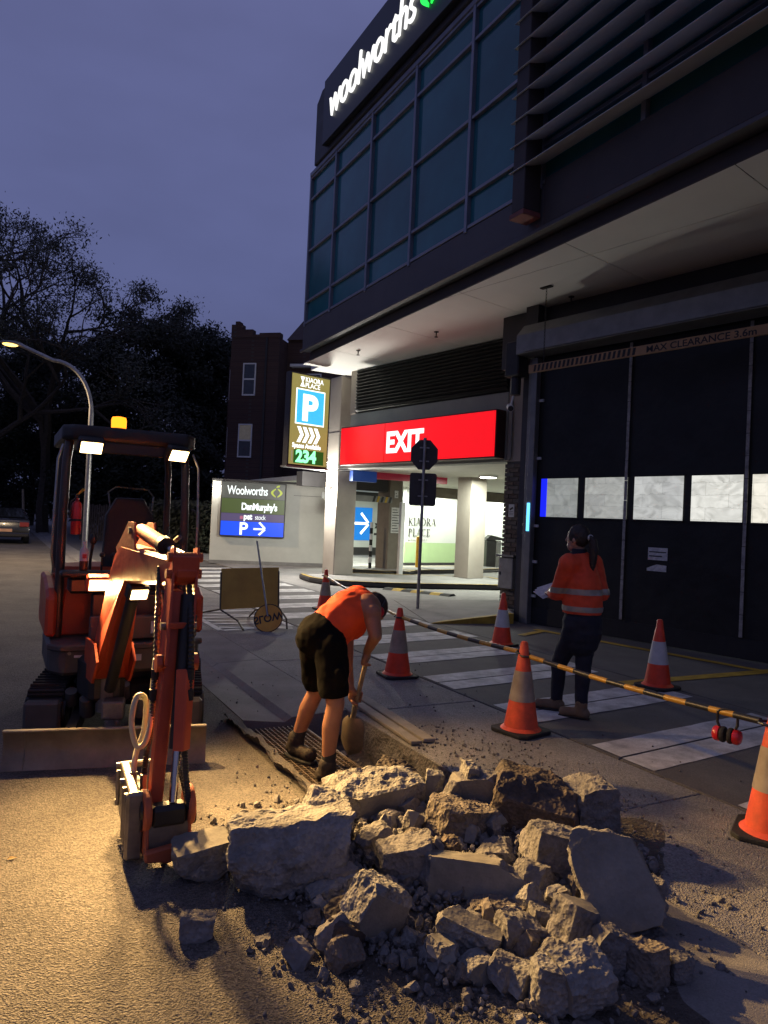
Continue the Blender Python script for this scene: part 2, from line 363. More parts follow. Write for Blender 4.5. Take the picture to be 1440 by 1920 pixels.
# loose dust and grit spilled round the works
def grit(name, n, area, smin, smax, m, seed, dens=None, zf=None):
    rnd = random.Random(seed); mb = MB(); k = 0
    ico = [(0, 0, -1), (.9, 0, -.3), (.28, .85, -.35), (-.72, .53, -.3), (-.7, -.5, -.35), (.3, -.85, -.3), (.7, .52, .4), (-.28, .85, .35), (-.88, 0, .4), (-.27, -.83, .4), (.72, -.5, .35), (0, 0, .8)]
    tri = [(0, 2, 1), (0, 3, 2), (0, 4, 3), (0, 5, 4), (0, 1, 5), (1, 2, 6), (2, 3, 7), (3, 4, 8), (4, 5, 9), (5, 1, 10), (6, 2, 7), (7, 3, 8), (8, 4, 9), (9, 5, 10), (10, 1, 6), (11, 6, 7), (11, 7, 8), (11, 8, 9), (11, 9, 10), (11, 10, 6)]
    while k < n:
        x = rnd.uniform(area[0], area[1]); y = rnd.uniform(area[2], area[3])
        if dens and rnd.random() > dens(x, y): continue
        k += 1; s = smin + (smax - smin) * rnd.random() ** 3
        T = Matrix.Translation((x, y, (zf(x, y) if zf else 0) + s * .35)) @ Euler((rnd.random() * 6, rnd.random() * 6, rnd.random() * 6)).to_matrix().to_4x4() @ Matrix.Diagonal((s * rnd.uniform(.7, 1.3), s * rnd.uniform(.6, 1.1), s * rnd.uniform(.5, .9), 1))
        mb.add([(a * rnd.uniform(.7, 1.2), b * rnd.uniform(.7, 1.2), c * rnd.uniform(.7, 1.2)) for a, b, c in ico], tri, T)
    o = mb.build(name, m, None, fix=False); return o
# ================================================================== SUPERMARKET BUILDING
WU, WI = Vector((.197, -.98, 0)).normalized(), Vector((.98, .197, 0)).normalized()   # along the street-level walls, and into them
ZZ = Vector((0, 0, 1))
def frame(o, u, i): return basis(o, u, i, ZZ)                  # local x along wall, y into wall, z up
def tframe(T, x, y, z):                                        # lettering frame on that wall
    o = T @ Vector((x, y, z)); u = T.to_3x3() @ Vector((1, 0, 0)); i = T.to_3x3() @ Vector((0, 1, 0))
    return basis(o, u, ZZ, -i)
DK = frame((7.89, 9.56, 0), WU, WI); EXF = frame((8.84, 11.55, 0), WU, WI); ST = frame((6.3, 16.26, 0), Vector((0, -1, 0)), Vector((1, 0, 0)))
sup = thing('supermarket_building', 'dark glass fronted supermarket building with overhanging upper storey and pale soffit', 'building', (8, 12, 0))
MX = [0, 1.48, 3.26, 5.01, 6.80, 8.58, 10.36, 12.14, 13.92, 15.7]
RZ = [6.28, 6.80, 8.02, 9.27, 9.80]
for a, b in zip(MX, MX[1:]):
    for c, d in zip(RZ, RZ[1:]):
        mb = MB(); mb.bx(a + .02, b - .02, .03, .05, c + .02, d - .02, ST @ Matrix.Rotation(random.uniform(-.004, .004), 4, 'X') if False else ST)
        mb.build('pane', glass_blue, sup)
for x in MX: MB().bx(x - .035, x + .035, -.045, .10, 6.2, 9.92, ST).build('mullion', alu, sup, bevel=.006)
for z in RZ:
    for a, b in zip(MX, MX[1:]): MB().bx(a + .037, b - .037, -.03, .09, z - .028, z + .028, ST).build('transom', alu, sup, bevel=.005)
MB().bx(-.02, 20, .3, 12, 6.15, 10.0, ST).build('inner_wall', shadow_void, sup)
MB().bx(-.10, 20, -.02, .35, 5.62, 6.245, ST).build('fascia', fascia_m, sup, bevel=.012)
MB().bx(-.02, 20, .15, .6, 5.405, 5.60, ST).build('fascia_return', brown_beam, sup, bevel=.008)
MB().bx(-.14, 20, -.07, -.015, 5.60, 5.66, ST).build('drip_edge', fascia_m, sup, bevel=.006)
# parapet with cut corner
mb = MB(); pr = [(.32, 9.94), (20, 9.94), (20, 11.62), (.62, 11.62), (.46, 11.50), (.32, 11.42)]
mb.prism([(p[0], p[1]) for p in pr], 0, 1.2, ST @ Matrix.Translation((0, -.10, 0)) @ Matrix(((1, 0, 0, 0), (0, 0, 1, 0), (0, 1, 0, 0), (0, 0, 0, 1))))
mb.build('parapet', dark_panel, sup, bevel=.02, fix=True)
MB().bx(-.03, 20, -.055, .2, 9.83, 9.935, ST).build('head_flashing', alu, sup, bevel=.01)
# soffit sheets, laid square to the street-level wall and trimmed by the street edge
def clip(poly, a, b, c):                                       # keep a*x+b*y>=c
    r = []
    for i, p in enumerate(poly):
        q = poly[(i + 1) % len(poly)]; dp = a * p[0] + b * p[1] - c; dq = a * q[0] + b * q[1] - c
        if dp >= 0: r.append(p)
        if dp * dq < 0: t = dp / (dp - dq); r.append((p[0] + (q[0] - p[0]) * t, p[1] + (q[1] - p[1]) * t))
    return r
for k in range(-4, 4):
    for (n0, n1) in ((-4.5, -1.27), (-1.27, 2.6)):
        u0, u1 = -.57 + 2.46 * k + .006, -.57 + 2.46 * (k + 1) - .006
        pl = [(DK @ Vector((u, n, 0))).to_2d() for u, n in ((u0, n0 + .006), (u1, n0 + .006), (u1, n1 - .006), (u0, n1 - .006))]
        pl = clip(clip([(p.x, p.y) for p in pl], 1, 0, 6.46), 0, -1, -16.75)
        if len(pl) < 3: continue
        mb = MB(); mb.prism(pl, 5.402, 5.42); mb.build('soffit_sheet', soffit_m, sup, fix=True)
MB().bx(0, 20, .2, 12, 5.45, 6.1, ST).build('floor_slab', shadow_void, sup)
# exit opening: louvre, lintel, walls
for k in range(13):
    z = 4.36 + k * .081
    mb = MB(); T = EXF @ Matrix.Translation((-2.5, -.02, z)) @ rotm('X', -35)
    mb.box((0, 0, 0), (5.0, .075, .012), T); mb.box((0, -.038, .012), (5.0, .012, .03), T); mb.build('louvre_slat', metal_dark, sup)
MB().bx(-5.05, 1.7, .06, .1, 4.3, 5.41, EXF).build('louvre_backing', shadow_void, sup)
MB().bx(-5.25, .02, 0, .3, 2.90, 4.30, EXF).build('lintel', mat('lintel_render', (.27, .28, .26), .8, col2=(.33, .34, .31), vs=1.2), sup, bevel=.01)
MB().bx(.03, 2.0, .02, .3, 2.90, 5.41, EXF).build('wall_above_pier', render_beige, sup)
MB().bx(-5.25, -5.02, -.02, .3, 4.3, 5.41, EXF).build('louvre_jamb', render_beige, sup)
# brick pier
pier = MB().bx(.035, 1.4, .03, .30, 0, 2.9, EXF).build('pier', mat('mortar', (.12, .11, .10), .95), sup)
bmats = [mat('brick_%s' % n, c, .9, var=.25, vs=9, bump=.5, bs=70, dist=.006) for n, c in (('umber', (.10, .075, .06)), ('brown', (.13, .10, .08)), ('grey', (.115, .10, .088)))]
bme = []
for m in bmats: bme.append(MB().bx(0, .228, 0, .06, 0, .074).mesh('brick', m))
for r in range(33):
    x = .022 - (.12 if r % 2 else 0)
    while x < .75:
        x0 = max(x, .022)
        o = bpy.data.objects.new('brick', random.choice(bme)); COL.objects.link(o); o.parent = pier
        sx = (x + .228 - x0) / .228
        o.matrix_local = wm(pier).inverted() @ EXF @ Matrix.Translation((x0, -.012 + random.uniform(-.004, .004), .006 + r * .0865)) @ Matrix.Diagonal((sx, 1, 1, 1))
        x += .24
# corner pillar and slab edges
PIL = frame((7.80, 17.30, 0), Vector((.995, .10, 0)).normalized(), Vector((-.10, .995, 0)).normalized())
mb = MB(); mb.bx(0, .60, 0, .62, .12, 5.4, PIL); mb.build('corner_pillar', render_beige, sup, bevel=.02)
for z in (2.88, 3.9): MB().bx(-.004, .604, -.004, .624, z, z + .012, PIL).build('pillar_joint', dark_panel, sup)
MB().bx(6.9, 8.2, 16.75, 17.28, 5.402, 5.6).build('soffit_end', soffit_m, sup)
# dock head wall and dark recess over the roller box
MB().bx(-1.0, 9, .25, .6, 4.45, 5.41, DK).build('dock_head', dark_panel, sup)
MB().bx(-.28, -.02, .02, 1.6, 0, 5.41, DK).build('dock_jamb', dark_panel, sup)
# sunshade fins in a projecting frame
fin_m = mat('fin_aluminium', (.58, .59, .57), .6, .0, var=.1, vs=2)
for k in range(13):
    z = 6.50 + k * .347
    T = ST @ Matrix.Translation((8.30, -.17, z)) @ rotm('X', 20)
    mb = MB(); n = 10; prof = []
    for i in range(n + 1): a = math.pi * i / n; prof.append((-.20 * math.cos(a), .026 * math.sin(a)))
    for i in range(1, n): a = math.pi * i / n; prof.append((.20 * math.cos(a), -.02 * math.sin(a)))
    mb.prism(prof, 0, 11, T @ Matrix(((0, 0, 1, 0), (1, 0, 0, 0), (0, 1, 0, 0), (0, 0, 0, 1))))
    mb.build('sunshade_fin', fin_m, sup, fix=True, smooth=True)
MB().bx(8.36, 8.62, -.33, -.05, 5.86, 11.2, ST).build('fin_frame_post', brown_beam, sup, bevel=.01)
MB().bx(8.34, 8.64, -.35, -.045, 5.78, 5.855, ST).build('post_shoe', mat('red_primer', (.22, .07, .06), .7), sup, bevel=.01)
for x in (12.5, 16.5): MB().bx(x, x + .12, -.3, -.05, 6.0, 11.2, ST).build('fin_bracket', brown_beam, sup)
MB().bx(8.7, 20, -.06, -.025, 5.66, 6.30, ST).build('beam_cover', brown_beam, sup, bevel=.008)  # darker skin on the same fascia; shade below the fins put into colour
# things fixed under the soffit
def sprinkler(x, y, lab):
    t = thing('sprinkler', lab, 'sprinkler', (x, y, 5.40), group='sprinkler heads under the soffit')
    MB().lathe([(.045, -.012), (.05, 0)], 14).build('rose', metal_dark, t, world=False)
    MB().lathe([(.012, -.10), (.012, -.012)], 8).build('stem', metal_dark, t, world=False)
    MB().lathe([(.035, -.112), (.035, -.10)], 10).build('deflector', metal_dark, t, world=False)
sprinkler(6.91, 14.53, 'sprinkler head under the soffit nearest the corner pillar'); sprinkler(7.46, 12.13, 'sprinkler head under the soffit above the exit sign')
sprinkler(8.05, 8.95, 'sprinkler head under the soffit above the roller door housing')

# ------------------------------------------------------------------ roof sign
white_on = glow('lit_white', (1, 1, .97), 1.25); green_on = glow('lit_green', (.02, .9, .08), 1.6); lime_on = glow('lit_lime', (.45, .95, .1), 1.6)
rs = thing('supermarket_sign', 'black rooftop sign panel with glowing white lettering and green emblem', 'sign', (6.2, 13, 10.2))
MB().bx(1.05, 12, -.22, -.105, 10.08, 11.56, ST).build('sign_panel', mat('sign_black', (.012, .013, .017), .4, var=.1), rs, bevel=.01)
text('woolworths', .98, white_on, rs, tframe(ST, 1.43, -.245, 10.50), sx=.84, bold=-.008, extrude=.02, shear=.12, spacing=.94)
mb = MB()
for sgn in (-1, 1):
    pts = []
    for i in range(15): a = math.pi * i / 14; pts.append((sgn * (.05 + .27 * math.sin(a)), .62 - .62 * i / 14))
    for i in range(14, -1, -1): a = math.pi * i / 14; pts.append((sgn * (.05 + .12 * math.sin(a)), .55 - .48 * i / 14))
    mb.prism(pts, 0, .03, tframe(ST, 5.72, -.225, 10.42))
mb.build('apple_logo', green_on, rs, fix=True)
mb = MB(); mb.prism([(-.04, .62), (.2, .72), (.24, .86), (.05, .78)], 0, .03, tframe(ST, 5.72, -.225, 10.42)); mb.build('logo_leaf', lime_on, rs, fix=True)

# ------------------------------------------------------------------ exit sign
ex = thing('exit_sign', 'long glowing red illuminated exit sign over the car park opening', 'sign', tuple(EXF @ Vector((-2.6, -.1, 2.95))))
MB().bx(-5.20, .0, -.30, -.02, 2.955, 3.92, EXF).build('box', mat('sign_case', (.06, .02, .02), .5), ex, bevel=.01)
red_on = glow('lit_red', (1, .006, .012), .95)
MB().bx(-5.18, -3.455, -.315, -.303, 2.985, 3.89, EXF).build('panel', red_on, ex)
MB().bx(-3.435, -.02, -.315, -.303, 2.985, 3.89, EXF).build('panel', red_on, ex)
text('EXIT', .66, glow('lit_white_soft', (1, .97, .95), 1.5), ex, tframe(EXF, -3.38, -.32, 3.21), sx=.94, bold=.026, extrude=.003)

# ------------------------------------------------------------------ parking sign board
pk = thing('parking_sign', 'tall lit parking space counter sign showing 234 beside the corner pillar', 'sign', (6.6, 16.7, 2.9))
PKF = frame((6.02, 16.26, 0), Vector((.972, .235, 0)).normalized(), Vector((-.235, .972, 0)).normalized())
def P_(x, y, z): return PKF @ Vector((x, y, z))
BW = 1.12
MB().bx(-.03, BW + .03, 0, .22, 2.84, 5.10, PKF).build('case', dark_panel, pk, bevel=.01)
MB().bx(-.06, BW + .06, -.02, .24, 2.80, 2.84, PKF).build('base_tray', metal_grey, pk)
MB().bx(0, BW, -.012, -.002, 2.88, 5.06, PKF).build('face', glow('lit_olive', (.34, .29, .085), .85), pk)
cy = glow('lit_cyan', (.06, .55, .92), 1.05); wt = glow('lit_white_sign', (.95, 1, 1), 1.6)
MB().bx(.13, BW - .13, -.018, -.013, 3.86, 4.72, PKF).build('square_border', wt, pk)
MB().bx(.16, BW - .16, -.024, -.019, 3.89, 4.69, PKF).build('square', cy, pk)
text('P', .86, wt, pk, tframe(PKF, .30, -.027, 3.98), sx=1.05, bold=.035, extrude=.002)
for k in range(4):
    x = .20 + k * .165; mb = MB(); mb.prism([(0, 0), (.1, 0), (.2, .19), (.1, .38), (0, .38), (.1, .19)], 0, .006, tframe(PKF, x, -.014, 3.42)); mb.build('chevron', wt, pk, fix=True)
text('KIAORA', .165, wt, pk, tframe(PKF, .38, -.014, 4.90), bold=.001, extrude=.002, sx=.9); text('PLACE', .165, wt, pk, tframe(PKF, .38, -.014, 4.765), bold=.001, extrude=.002, sx=.95)
mb = MB(); mb.prism([(0, 0), (.13, 0), (.075, .12), (.13, .24), (0, .24), (.055, .12)], 0, .006, tframe(PKF, .235, -.014, 4.77)); mb.build('hourglass_emblem', wt, pk, fix=True)
text('Spaces Available', .155, wt, pk, tframe(PKF, .08, -.014, 3.29), bold=.005, extrude=.002, sx=.83)
MB().bx(.13, BW - .1, -.02, -.013, 2.91, 3.24, PKF).build('counter_screen', glow('counter_dark_green', (.0, .16, .02), .5), pk)
text('234', .40, glow('lit_led_green', (.25, 1, .45), 1.9), pk, tframe(PKF, .19, -.024, 2.95), bold=.018, extrude=.002)
text('1', .36, mat('peeling_white', (.5, .5, .5), .6, emit=(.5, .5, .45), es=.35), pk, tframe(PKF, .02, -.03, 2.96), extrude=.002, sx=.6)

# ------------------------------------------------------------------ roller door at the loading dock
rd = thing('roller_door', 'tall black rapid roller door with lit clear windows at the loading dock', 'door', tuple(DK @ Vector((3, 0, 0))))
curtain = mat('door_curtain', (.019, .019, .018), .45, spec=.25, var=.3, vs=1.4, bump=.35, bs=3.0, dist=.05, detail=6)
MB().bx(.03, 9, .03, .05, .28, 4.46, DK).build('curtain', curtain, rd)
MB().bx(.03, 9, .02, .06, .02, .28, DK).build('bottom_skirt', rubber, rd)
def window_mat(k, tint, st):
    m = mat('lit_window', (.4, .4, .38), .3, emit=tint, es=st, var=.2); n_ = m.node_tree; bs_ = n_.nodes['Principled BSDF']; tx = n_.nodes.new('ShaderNodeTexCoord')
    mp1 = n_.nodes.new('ShaderNodeMapping'); mp1.inputs['Location'].default_value = (k * 3.7, k * 1.3, 0); mp1.inputs['Scale'].default_value = (1, 1, 1.6)
    n1 = n_.nodes.new('ShaderNodeTexNoise'); n1.inputs['Scale'].default_value = 3.2; n1.inputs['Detail'].default_value = 3; n1.inputs['Distortion'].default_value = 1.8
    br = n_.nodes.new('ShaderNodeTexBrick'); br.inputs['Scale'].default_value = 1.0; br.inputs['Brick Width'].default_value = .62; br.inputs['Row Height'].default_value = .17; br.inputs['Mortar Size'].default_value = .006; br.inputs['Mortar Smooth'].default_value = 1.0
    br.inputs['Color1'].default_value = (1, 1, 1, 1); br.inputs['Color2'].default_value = (.86, .86, .86, 1); br.inputs['Mortar'].default_value = (.62, .62, .6, 1)
    sp = n_.nodes.new('ShaderNodeSeparateXYZ'); cmb = n_.nodes.new('ShaderNodeCombineXYZ'); wob = n_.nodes.new('ShaderNodeMath'); wob.operation = 'MULTIPLY_ADD'; wob.inputs[1].default_value = .10
    cr = n_.nodes.new('ShaderNodeValToRGB'); cr.color_ramp.elements[0].position = .30; cr.color_ramp.elements[0].color = (.66, .66, .64, 1); cr.color_ramp.elements[1].position = .62; cr.color_ramp.elements[1].color = (1, 1, 1, 1)
    mu = n_.nodes.new('ShaderNodeMixRGB'); mu.blend_type = 'MULTIPLY'; mu.inputs[0].default_value = 1; mv = n_.nodes.new('ShaderNodeMixRGB'); mv.blend_type = 'MULTIPLY'; mv.inputs[0].default_value = 1; mv.inputs[2].default_value = (*tint, 1)
    l = n_.links.new; l(tx.outputs['Object'], mp1.inputs[0]); l(mp1.outputs[0], n1.inputs['Vector']); l(tx.outputs['Object'], sp.inputs[0]); l(sp.outputs[1], cmb.inputs[0]); l(n1.outputs['Fac'], wob.inputs[0]); l(sp.outputs[2], wob.inputs[2]); l(wob.outputs[0], cmb.inputs[1]); l(cmb.outputs[0], br.inputs['Vector'])
    l(n1.outputs['Fac'], cr.inputs[0]); l(cr.outputs[0], mu.inputs[1]); l(br.outputs['Color'], mu.inputs[2]); l(mu.outputs[0], mv.inputs[1]); l(mv.outputs[0], bs_.inputs['Emission Color'])
    return m
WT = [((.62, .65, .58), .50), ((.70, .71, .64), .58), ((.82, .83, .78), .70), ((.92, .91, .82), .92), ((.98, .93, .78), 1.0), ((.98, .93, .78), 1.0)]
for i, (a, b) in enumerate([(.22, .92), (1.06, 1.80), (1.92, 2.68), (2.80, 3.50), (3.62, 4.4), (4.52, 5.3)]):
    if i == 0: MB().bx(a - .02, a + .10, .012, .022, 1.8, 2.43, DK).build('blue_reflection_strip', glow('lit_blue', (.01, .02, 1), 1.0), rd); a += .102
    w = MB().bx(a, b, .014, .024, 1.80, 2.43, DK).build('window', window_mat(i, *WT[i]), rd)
    for (c, d, e_, g) in ((a - .02, b + .02, 1.775, 1.80), (a - .02, b + .02, 2.43, 2.455)): MB().bx(c, d, .008, .028, e_, g, DK).build('window_seam', curtain, w)
strap = mat('wind_strap', (.30, .28, .25), .6, var=.35, vs=14)
for u in (1.79, 3.55, 5.31):
    for k in range(14):
        z0 = .30 + k * .297; MB().bx(u - .022, u + .022, -.012 + random.uniform(-.003, .003), .0, z0, z0 + .289, DK).build('strap_length', strap, rd)
for z in (3.72, 2.75, 1.62, 1.02, .45): MB().bx(.03, .18, -.01, .02, z, z + .045, DK).build('edge_wind_lock', white_plastic, rd)
MB().bx(-.02, .10, -.10, .02, 0, 4.46, DK).build('guide_rail', metal_grey, rd, bevel=.008)
MB().bx(-.10, -.025, -.06, .05, 0, 4.46, DK).build('guide_rail', metal_grey, rd, bevel=.008)
mb = MB(); mb.prism([(-.40, 4.48), (.02, 4.48), (.02, 5.0), (-.22, 5.0), (-.40, 4.80)], -.12, 9, DK @ Matrix(((0, 0, 1, 0), (1, 0, 0, 0), (0, 1, 0, 0), (0, 0, 0, 1))))
mb.build('roller_housing', metal_grey, rd, bevel=.008, fix=True)
MB().bx(.05, 9, -.425, -.402, 4.50, 4.56, DK).build('housing_lip', metal_grey, rd)
MB().bx(-.42, -.13, -.32, -.05, 4.15, 4.75, DK).build('motor_box', metal_dark, rd, bevel=.02)
mb = MB(); mb.cyl(DK @ Vector((-.28, -.18, 4.15)), DK @ Vector((-.28, -.18, 3.85)), .09, n=14); mb.build('motor_drum', metal_dark, rd)
MB().bx(.02, .07, -.115, -.10, 1.55, 2.02, DK).build('blue_light_strip', glow('lit_blue_white', (.12, .55, 1), 2.4), rd)
# notices on the curtain
paper = mat('paper_notice', (.55, .54, .52), .8, var=.2, vs=20)
nb = thing('paper_notice', 'creased white paper notice taped to the black roller door, upper of two', 'notice', tuple(DK @ Vector((2.3, .02, 1.3))), group='paper notices on the roller door')
MB().bx(2.18, 2.48, .020, .026, 1.22, 1.40, DK).build('sheet', paper, nb); MB().bx(2.2, 2.46, .016, .0195, 1.33, 1.345, DK).build('print_line', metal_dark, nb); MB().bx(2.2, 2.4, .016, .0195, 1.27, 1.285, DK).build('print_line', metal_dark, nb)
nb = thing('paper_notice', 'torn white paper notice taped to the black roller door, lower of two', 'notice', tuple(DK @ Vector((2.3, .02, 1.1))), group='paper notices on the roller door')
mb = MB(); mb.prism([(2.17, 1.06), (2.47, 1.06), (2.47, 1.15), (2.32, 1.16), (2.17, 1.10)], .02, .026, DK @ Matrix(((1, 0, 0, 0), (0, 0, 1, 0), (0, 1, 0, 0), (0, 0, 0, 1)))); mb.build('sheet', paper, nb, fix=True)
# clearance bar hung on chains
cb = thing('clearance_bar', 'yellow and black max clearance bar hung on chains before the roller door', 'clearance bar', tuple(DK @ Vector((3, -.6, 4.3))))
CBF = frame(DK @ Vector((.35, -.62, 0)), WU, WI)
orange_bar = mat('bar_orange', (.38, .22, .10), .6, var=.15)
MB().bx(0, 5.2, 0, .03, 4.07, 4.20, CBF).build('bar', orange_bar, cb, bevel=.004)
for k in range(23):
    mb = MB(); x = .10 + k * .079; mb.prism([(x, 4.085), (x + .040, 4.085), (x + .058, 4.185), (x + .018, 4.185)], -.005, -.001, CBF @ Matrix(((1, 0, 0, 0), (0, 0, 1, 0), (0, 1, 0, 0), (0, 0, 0, 1)))); mb.build('hazard_stripe', black_paint, cb, fix=True)
text('MAX CLEARANCE 3.6m', .125, black_paint, cb, tframe(CBF, 2.05, -.002, 4.09), bold=.002, extrude=.001, sx=1.15)
for x in (.28, 3.9):
    ch = MB()
    for k in range(24):
        T = CBF @ Matrix.Translation((x, .015, 4.21 + k * .0497)) @ rotm('Z', 90 * (k % 2))
        pts = [T @ Vector((.011 * math.cos(a), 0, .032 * math.sin(a))) for a in [i * math.pi / 4 for i in range(9)]]
        ch.tube(pts, .004, 5)
    ch.build('chain', metal_dark, cb)
    MB().bx(x - .1, x + .1, -.03, .05, 5.385, 5.40, CBF).build('ceiling_plate', metal_dark, cb)
# cctv camera under the motor
cc = thing('cctv_camera', 'white bullet security camera below the roller door motor', 'camera', tuple(DK @ Vector((-.3, -.3, 3.7))))
mb = MB(); a = DK @ Vector((-.36, -.22, 3.66)); b = DK @ Vector((-.16, -.42, 3.58)); mb.cyl(a, b, .055, n=16); mb.build('body', white_plastic, cc, smooth=True)
MB().cyl(b, b + (b - a).normalized() * .012, .045, n=16).build('lens', metal_dark, cc)
MB().cyl(DK @ Vector((-.3, -.2, 3.84)), DK @ Vector((-.3, -.26, 3.66)), .018, n=8).build('bracket', white_plastic, cc)
pp = thing('conduit', 'thin grey cable conduit running down the wall by the exit sign', 'conduit', tuple(EXF @ Vector((.12, -.03, 3))))
mb = MB(); mb.tube([EXF @ Vector(p) for p in ((.16, -.02, 4.1), (.16, -.02, 2.98), (.12, -.02, 2.93), (-.05, -.02, 2.93))], .016, 8); mb.build('pipe', metal_grey, pp)
mbx = thing('meter_box', 'small pale metal meter box fixed low on the brick pier', 'box', tuple(EXF @ Vector((.22, -.1, .45))))
MB().bx(.06, .42, -.13, -.02, .40, 1.0, EXF).build('cabinet', mat('box_grey', (.30, .30, .28), .6), mbx, bevel=.01); MB().bx(.10, .13, -.14, -.131, .66, .72, EXF).build('latch', metal_dark, mbx); MB().bx(.02, .46, -.17, -.02, 1.02, 1.06, EXF).build('hood', metal_grey, mbx)
cs = thing('camera_notice', 'small white surveillance camera notice on the brick pier', 'notice', tuple(EXF @ Vector((.25, -.02, 1.9))))
MB().bx(.17, .31, -.024, -.018, 1.80, 2.05, EXF).build('plate', white_plastic, cs); mb = MB(); mb.prism([(.19, 1.96), (.27, 2.0), (.29, 1.97), (.21, 1.93)], -.028, -.025, EXF @ Matrix(((1, 0, 0, 0), (0, 0, 1, 0), (0, 1, 0, 0), (0, 0, 0, 1)))); mb.build('camera_symbol', black_paint, cs, fix=True)
for z in (1.90, 1.87, 1.84): MB().bx(.19, .29, -.027, -.0245, z, z + .008, EXF).build('print_line', black_paint, cs)
# cables across the lintel to the parking sign
cbl = thing('cable', 'loose pale cables looping from the parking sign to the exit sign', 'cable', tuple(EXF @ Vector((-5.2, -.1, 2.9))))
for dz in (0, -.06):
    mb = MB(); mb.tube([PKF @ Vector((1.1, .1, 3.3 + dz)), PKF @ Vector((1.2, .0, 3.05 + dz)), EXF @ Vector((-5.7, -.5, 2.93 + dz)), EXF @ Vector((-5.35, -.3, 2.90 + dz)), EXF @ Vector((-5.0, -.03, 2.92 + dz))], .012, 6); mb.build('strand', white_plastic, cbl)
# ================================================================== CAR PARK INTERIOR
WW = -WU
IN = frame((13.69, 23.35, 0), WI, WW); IN2 = frame((14.75, 30.1, 0), WI, WW)
XZ = Matrix(((1, 0, 0, 0), (0, 0, 1, 0), (0, 1, 0, 0), (0, 0, 0, 1)))
cp = thing('car_park', 'brightly lit white walled car park interior behind the exit opening', 'car park', (13, 20, 0))
ceil_m = mat('car_park_ceiling', (.62, .62, .55), .85, var=.05); cw = mat('car_park_wall', (.70, .72, .68), .75, var=.05, vs=1)
cg = mat('car_park_green_band', (.48, .66, .34), .7, var=.06, vs=1.2); brownwall = mat('brown_render', (.17, .145, .115), .8, var=.1)
mb = MB(); mb.prism([(8.95, 11.8), (30, 16), (30, 36), (9.3, 36), (9.3, 18.2), (8.0, 17.9)], 2.93, 3.1); mb.build('ceiling', ceil_m, cp, fix=True)
MB().bx(-.35, 14, 0, .2, .86, 2.93, IN).build('back_wall', cw, cp); MB().bx(-.35, 14, -.004, .2, .10, .855, IN).build('green_band', cg, cp); MB().bx(-.35, 14, -.05, .2, 0, .10, IN).build('skirting', dark_panel, cp)
MB().bx(-7, 2.2, 0, .2, 0, 2.5, IN2).build('far_wall', cw, cp); MB().bx(-7, 2.2, -.02, .2, 2.5, 2.93, IN2).build('far_beam', dark_panel, cp); MB().bx(-7, 2.2, -.05, .2, 0, .35, IN2).build('skirting', dark_panel, cp)
MB().bx(1.73, 2.0, -8, -.02, 0, 2.93, IN2).build('side_wall', cw, cp)
MB().bx(-.35, 14, -1.15, -.95, 2.55, 2.925, IN).build('beam', brownwall, cp)
C0 = frame((11.42, 16.35, 0), WI, WW)
MB().bx(0, .62, 0, .55, .13, 2.93, C0).build('column', render_beige, cp, bevel=.015)
MB().bx(5.6, 6.2, 2, 2.6, 0, 2.93, C0).build('column', render_beige, cp, bevel=.015)
C1 = frame((10.72, 19.75, 0), WI, WW)
MB().bx(0, .52, 0, .6, 0, 2.93, C1).build('column', brownwall, cp, bevel=.01)
MB().bx(-3.2, 0, .1, .4, 2.52, 2.93, C1).build('cross_beam', dark_panel, cp)
MB().bx(8.05, 8.75, 16.9, 17.1, 2.62, 2.9).build('hanging_blue_sign', glow('lit_blue_dim', (.01, .05, .25), .35), cp)
MB().bx(8.77, 11.0, 16.95, 17.1, 2.72, 2.9).build('hanging_red_sign', glow('lit_red_dim', (.3, .01, .03), .25), cp)
lit_lamp = glow('lamp_white', (1, 1, .93), 14)
def downlight(x, y, e, lab):
    t = thing('downlight', lab, 'ceiling light', (x, y, 2.93), group='ceiling lights in the car park')
    MB().lathe([(.24, -.05), (.26, 0)], 20).build('rim', white_plastic, t, world=False); MB().lathe([(.20, -.062), (.215, -.051)], 20).build('diffuser', lit_lamp, t, world=False)
    lamp('downlight_lamp', 'AREA', (x, y, 2.85), e, (.93, 1, .86), t, .4, (0, 0, -1))
downlight(11.31, 15.47, 230, 'round ceiling light just inside the exit opening, nearer the brick pier')
downlight(12.3, 22.6, 420, 'round ceiling light deep in the car park left of the stop sign')
downlight(16.6, 19.5, 420, 'round ceiling light at the right of the car park interior'); downlight(12.6, 27.2, 200, 'round ceiling light before the far blue arrow wall')  # two extra fittings, added to brighten the interior
for k in range(3):  # battens added out of view behind the beam to brighten the wall
    t = thing('batten_light', ['fluorescent batten washing the lettered white wall, left one', 'fluorescent batten washing the white wall, middle one', 'fluorescent batten washing the white wall, right one'][k], 'batten light', tuple(IN @ Vector((1.2 + k * 2.3, -.75, 2.9))), group='battens along the white wall')
    MB().bx(.3 + k * 2.3, 2.1 + k * 2.3, -.82, -.68, 2.88, 2.925, IN).build('tray', white_plastic, t); MB().bx(.35 + k * 2.3, 2.05 + k * 2.3, -.79, -.71, 2.845, 2.878, IN).build('tube', lit_lamp, t)
    lamp('batten_lamp', 'AREA', IN @ Vector((1.2 + k * 2.3, -.75, 2.82)), 75, (.95, 1, .88), t, .8, (0, 0, -1))
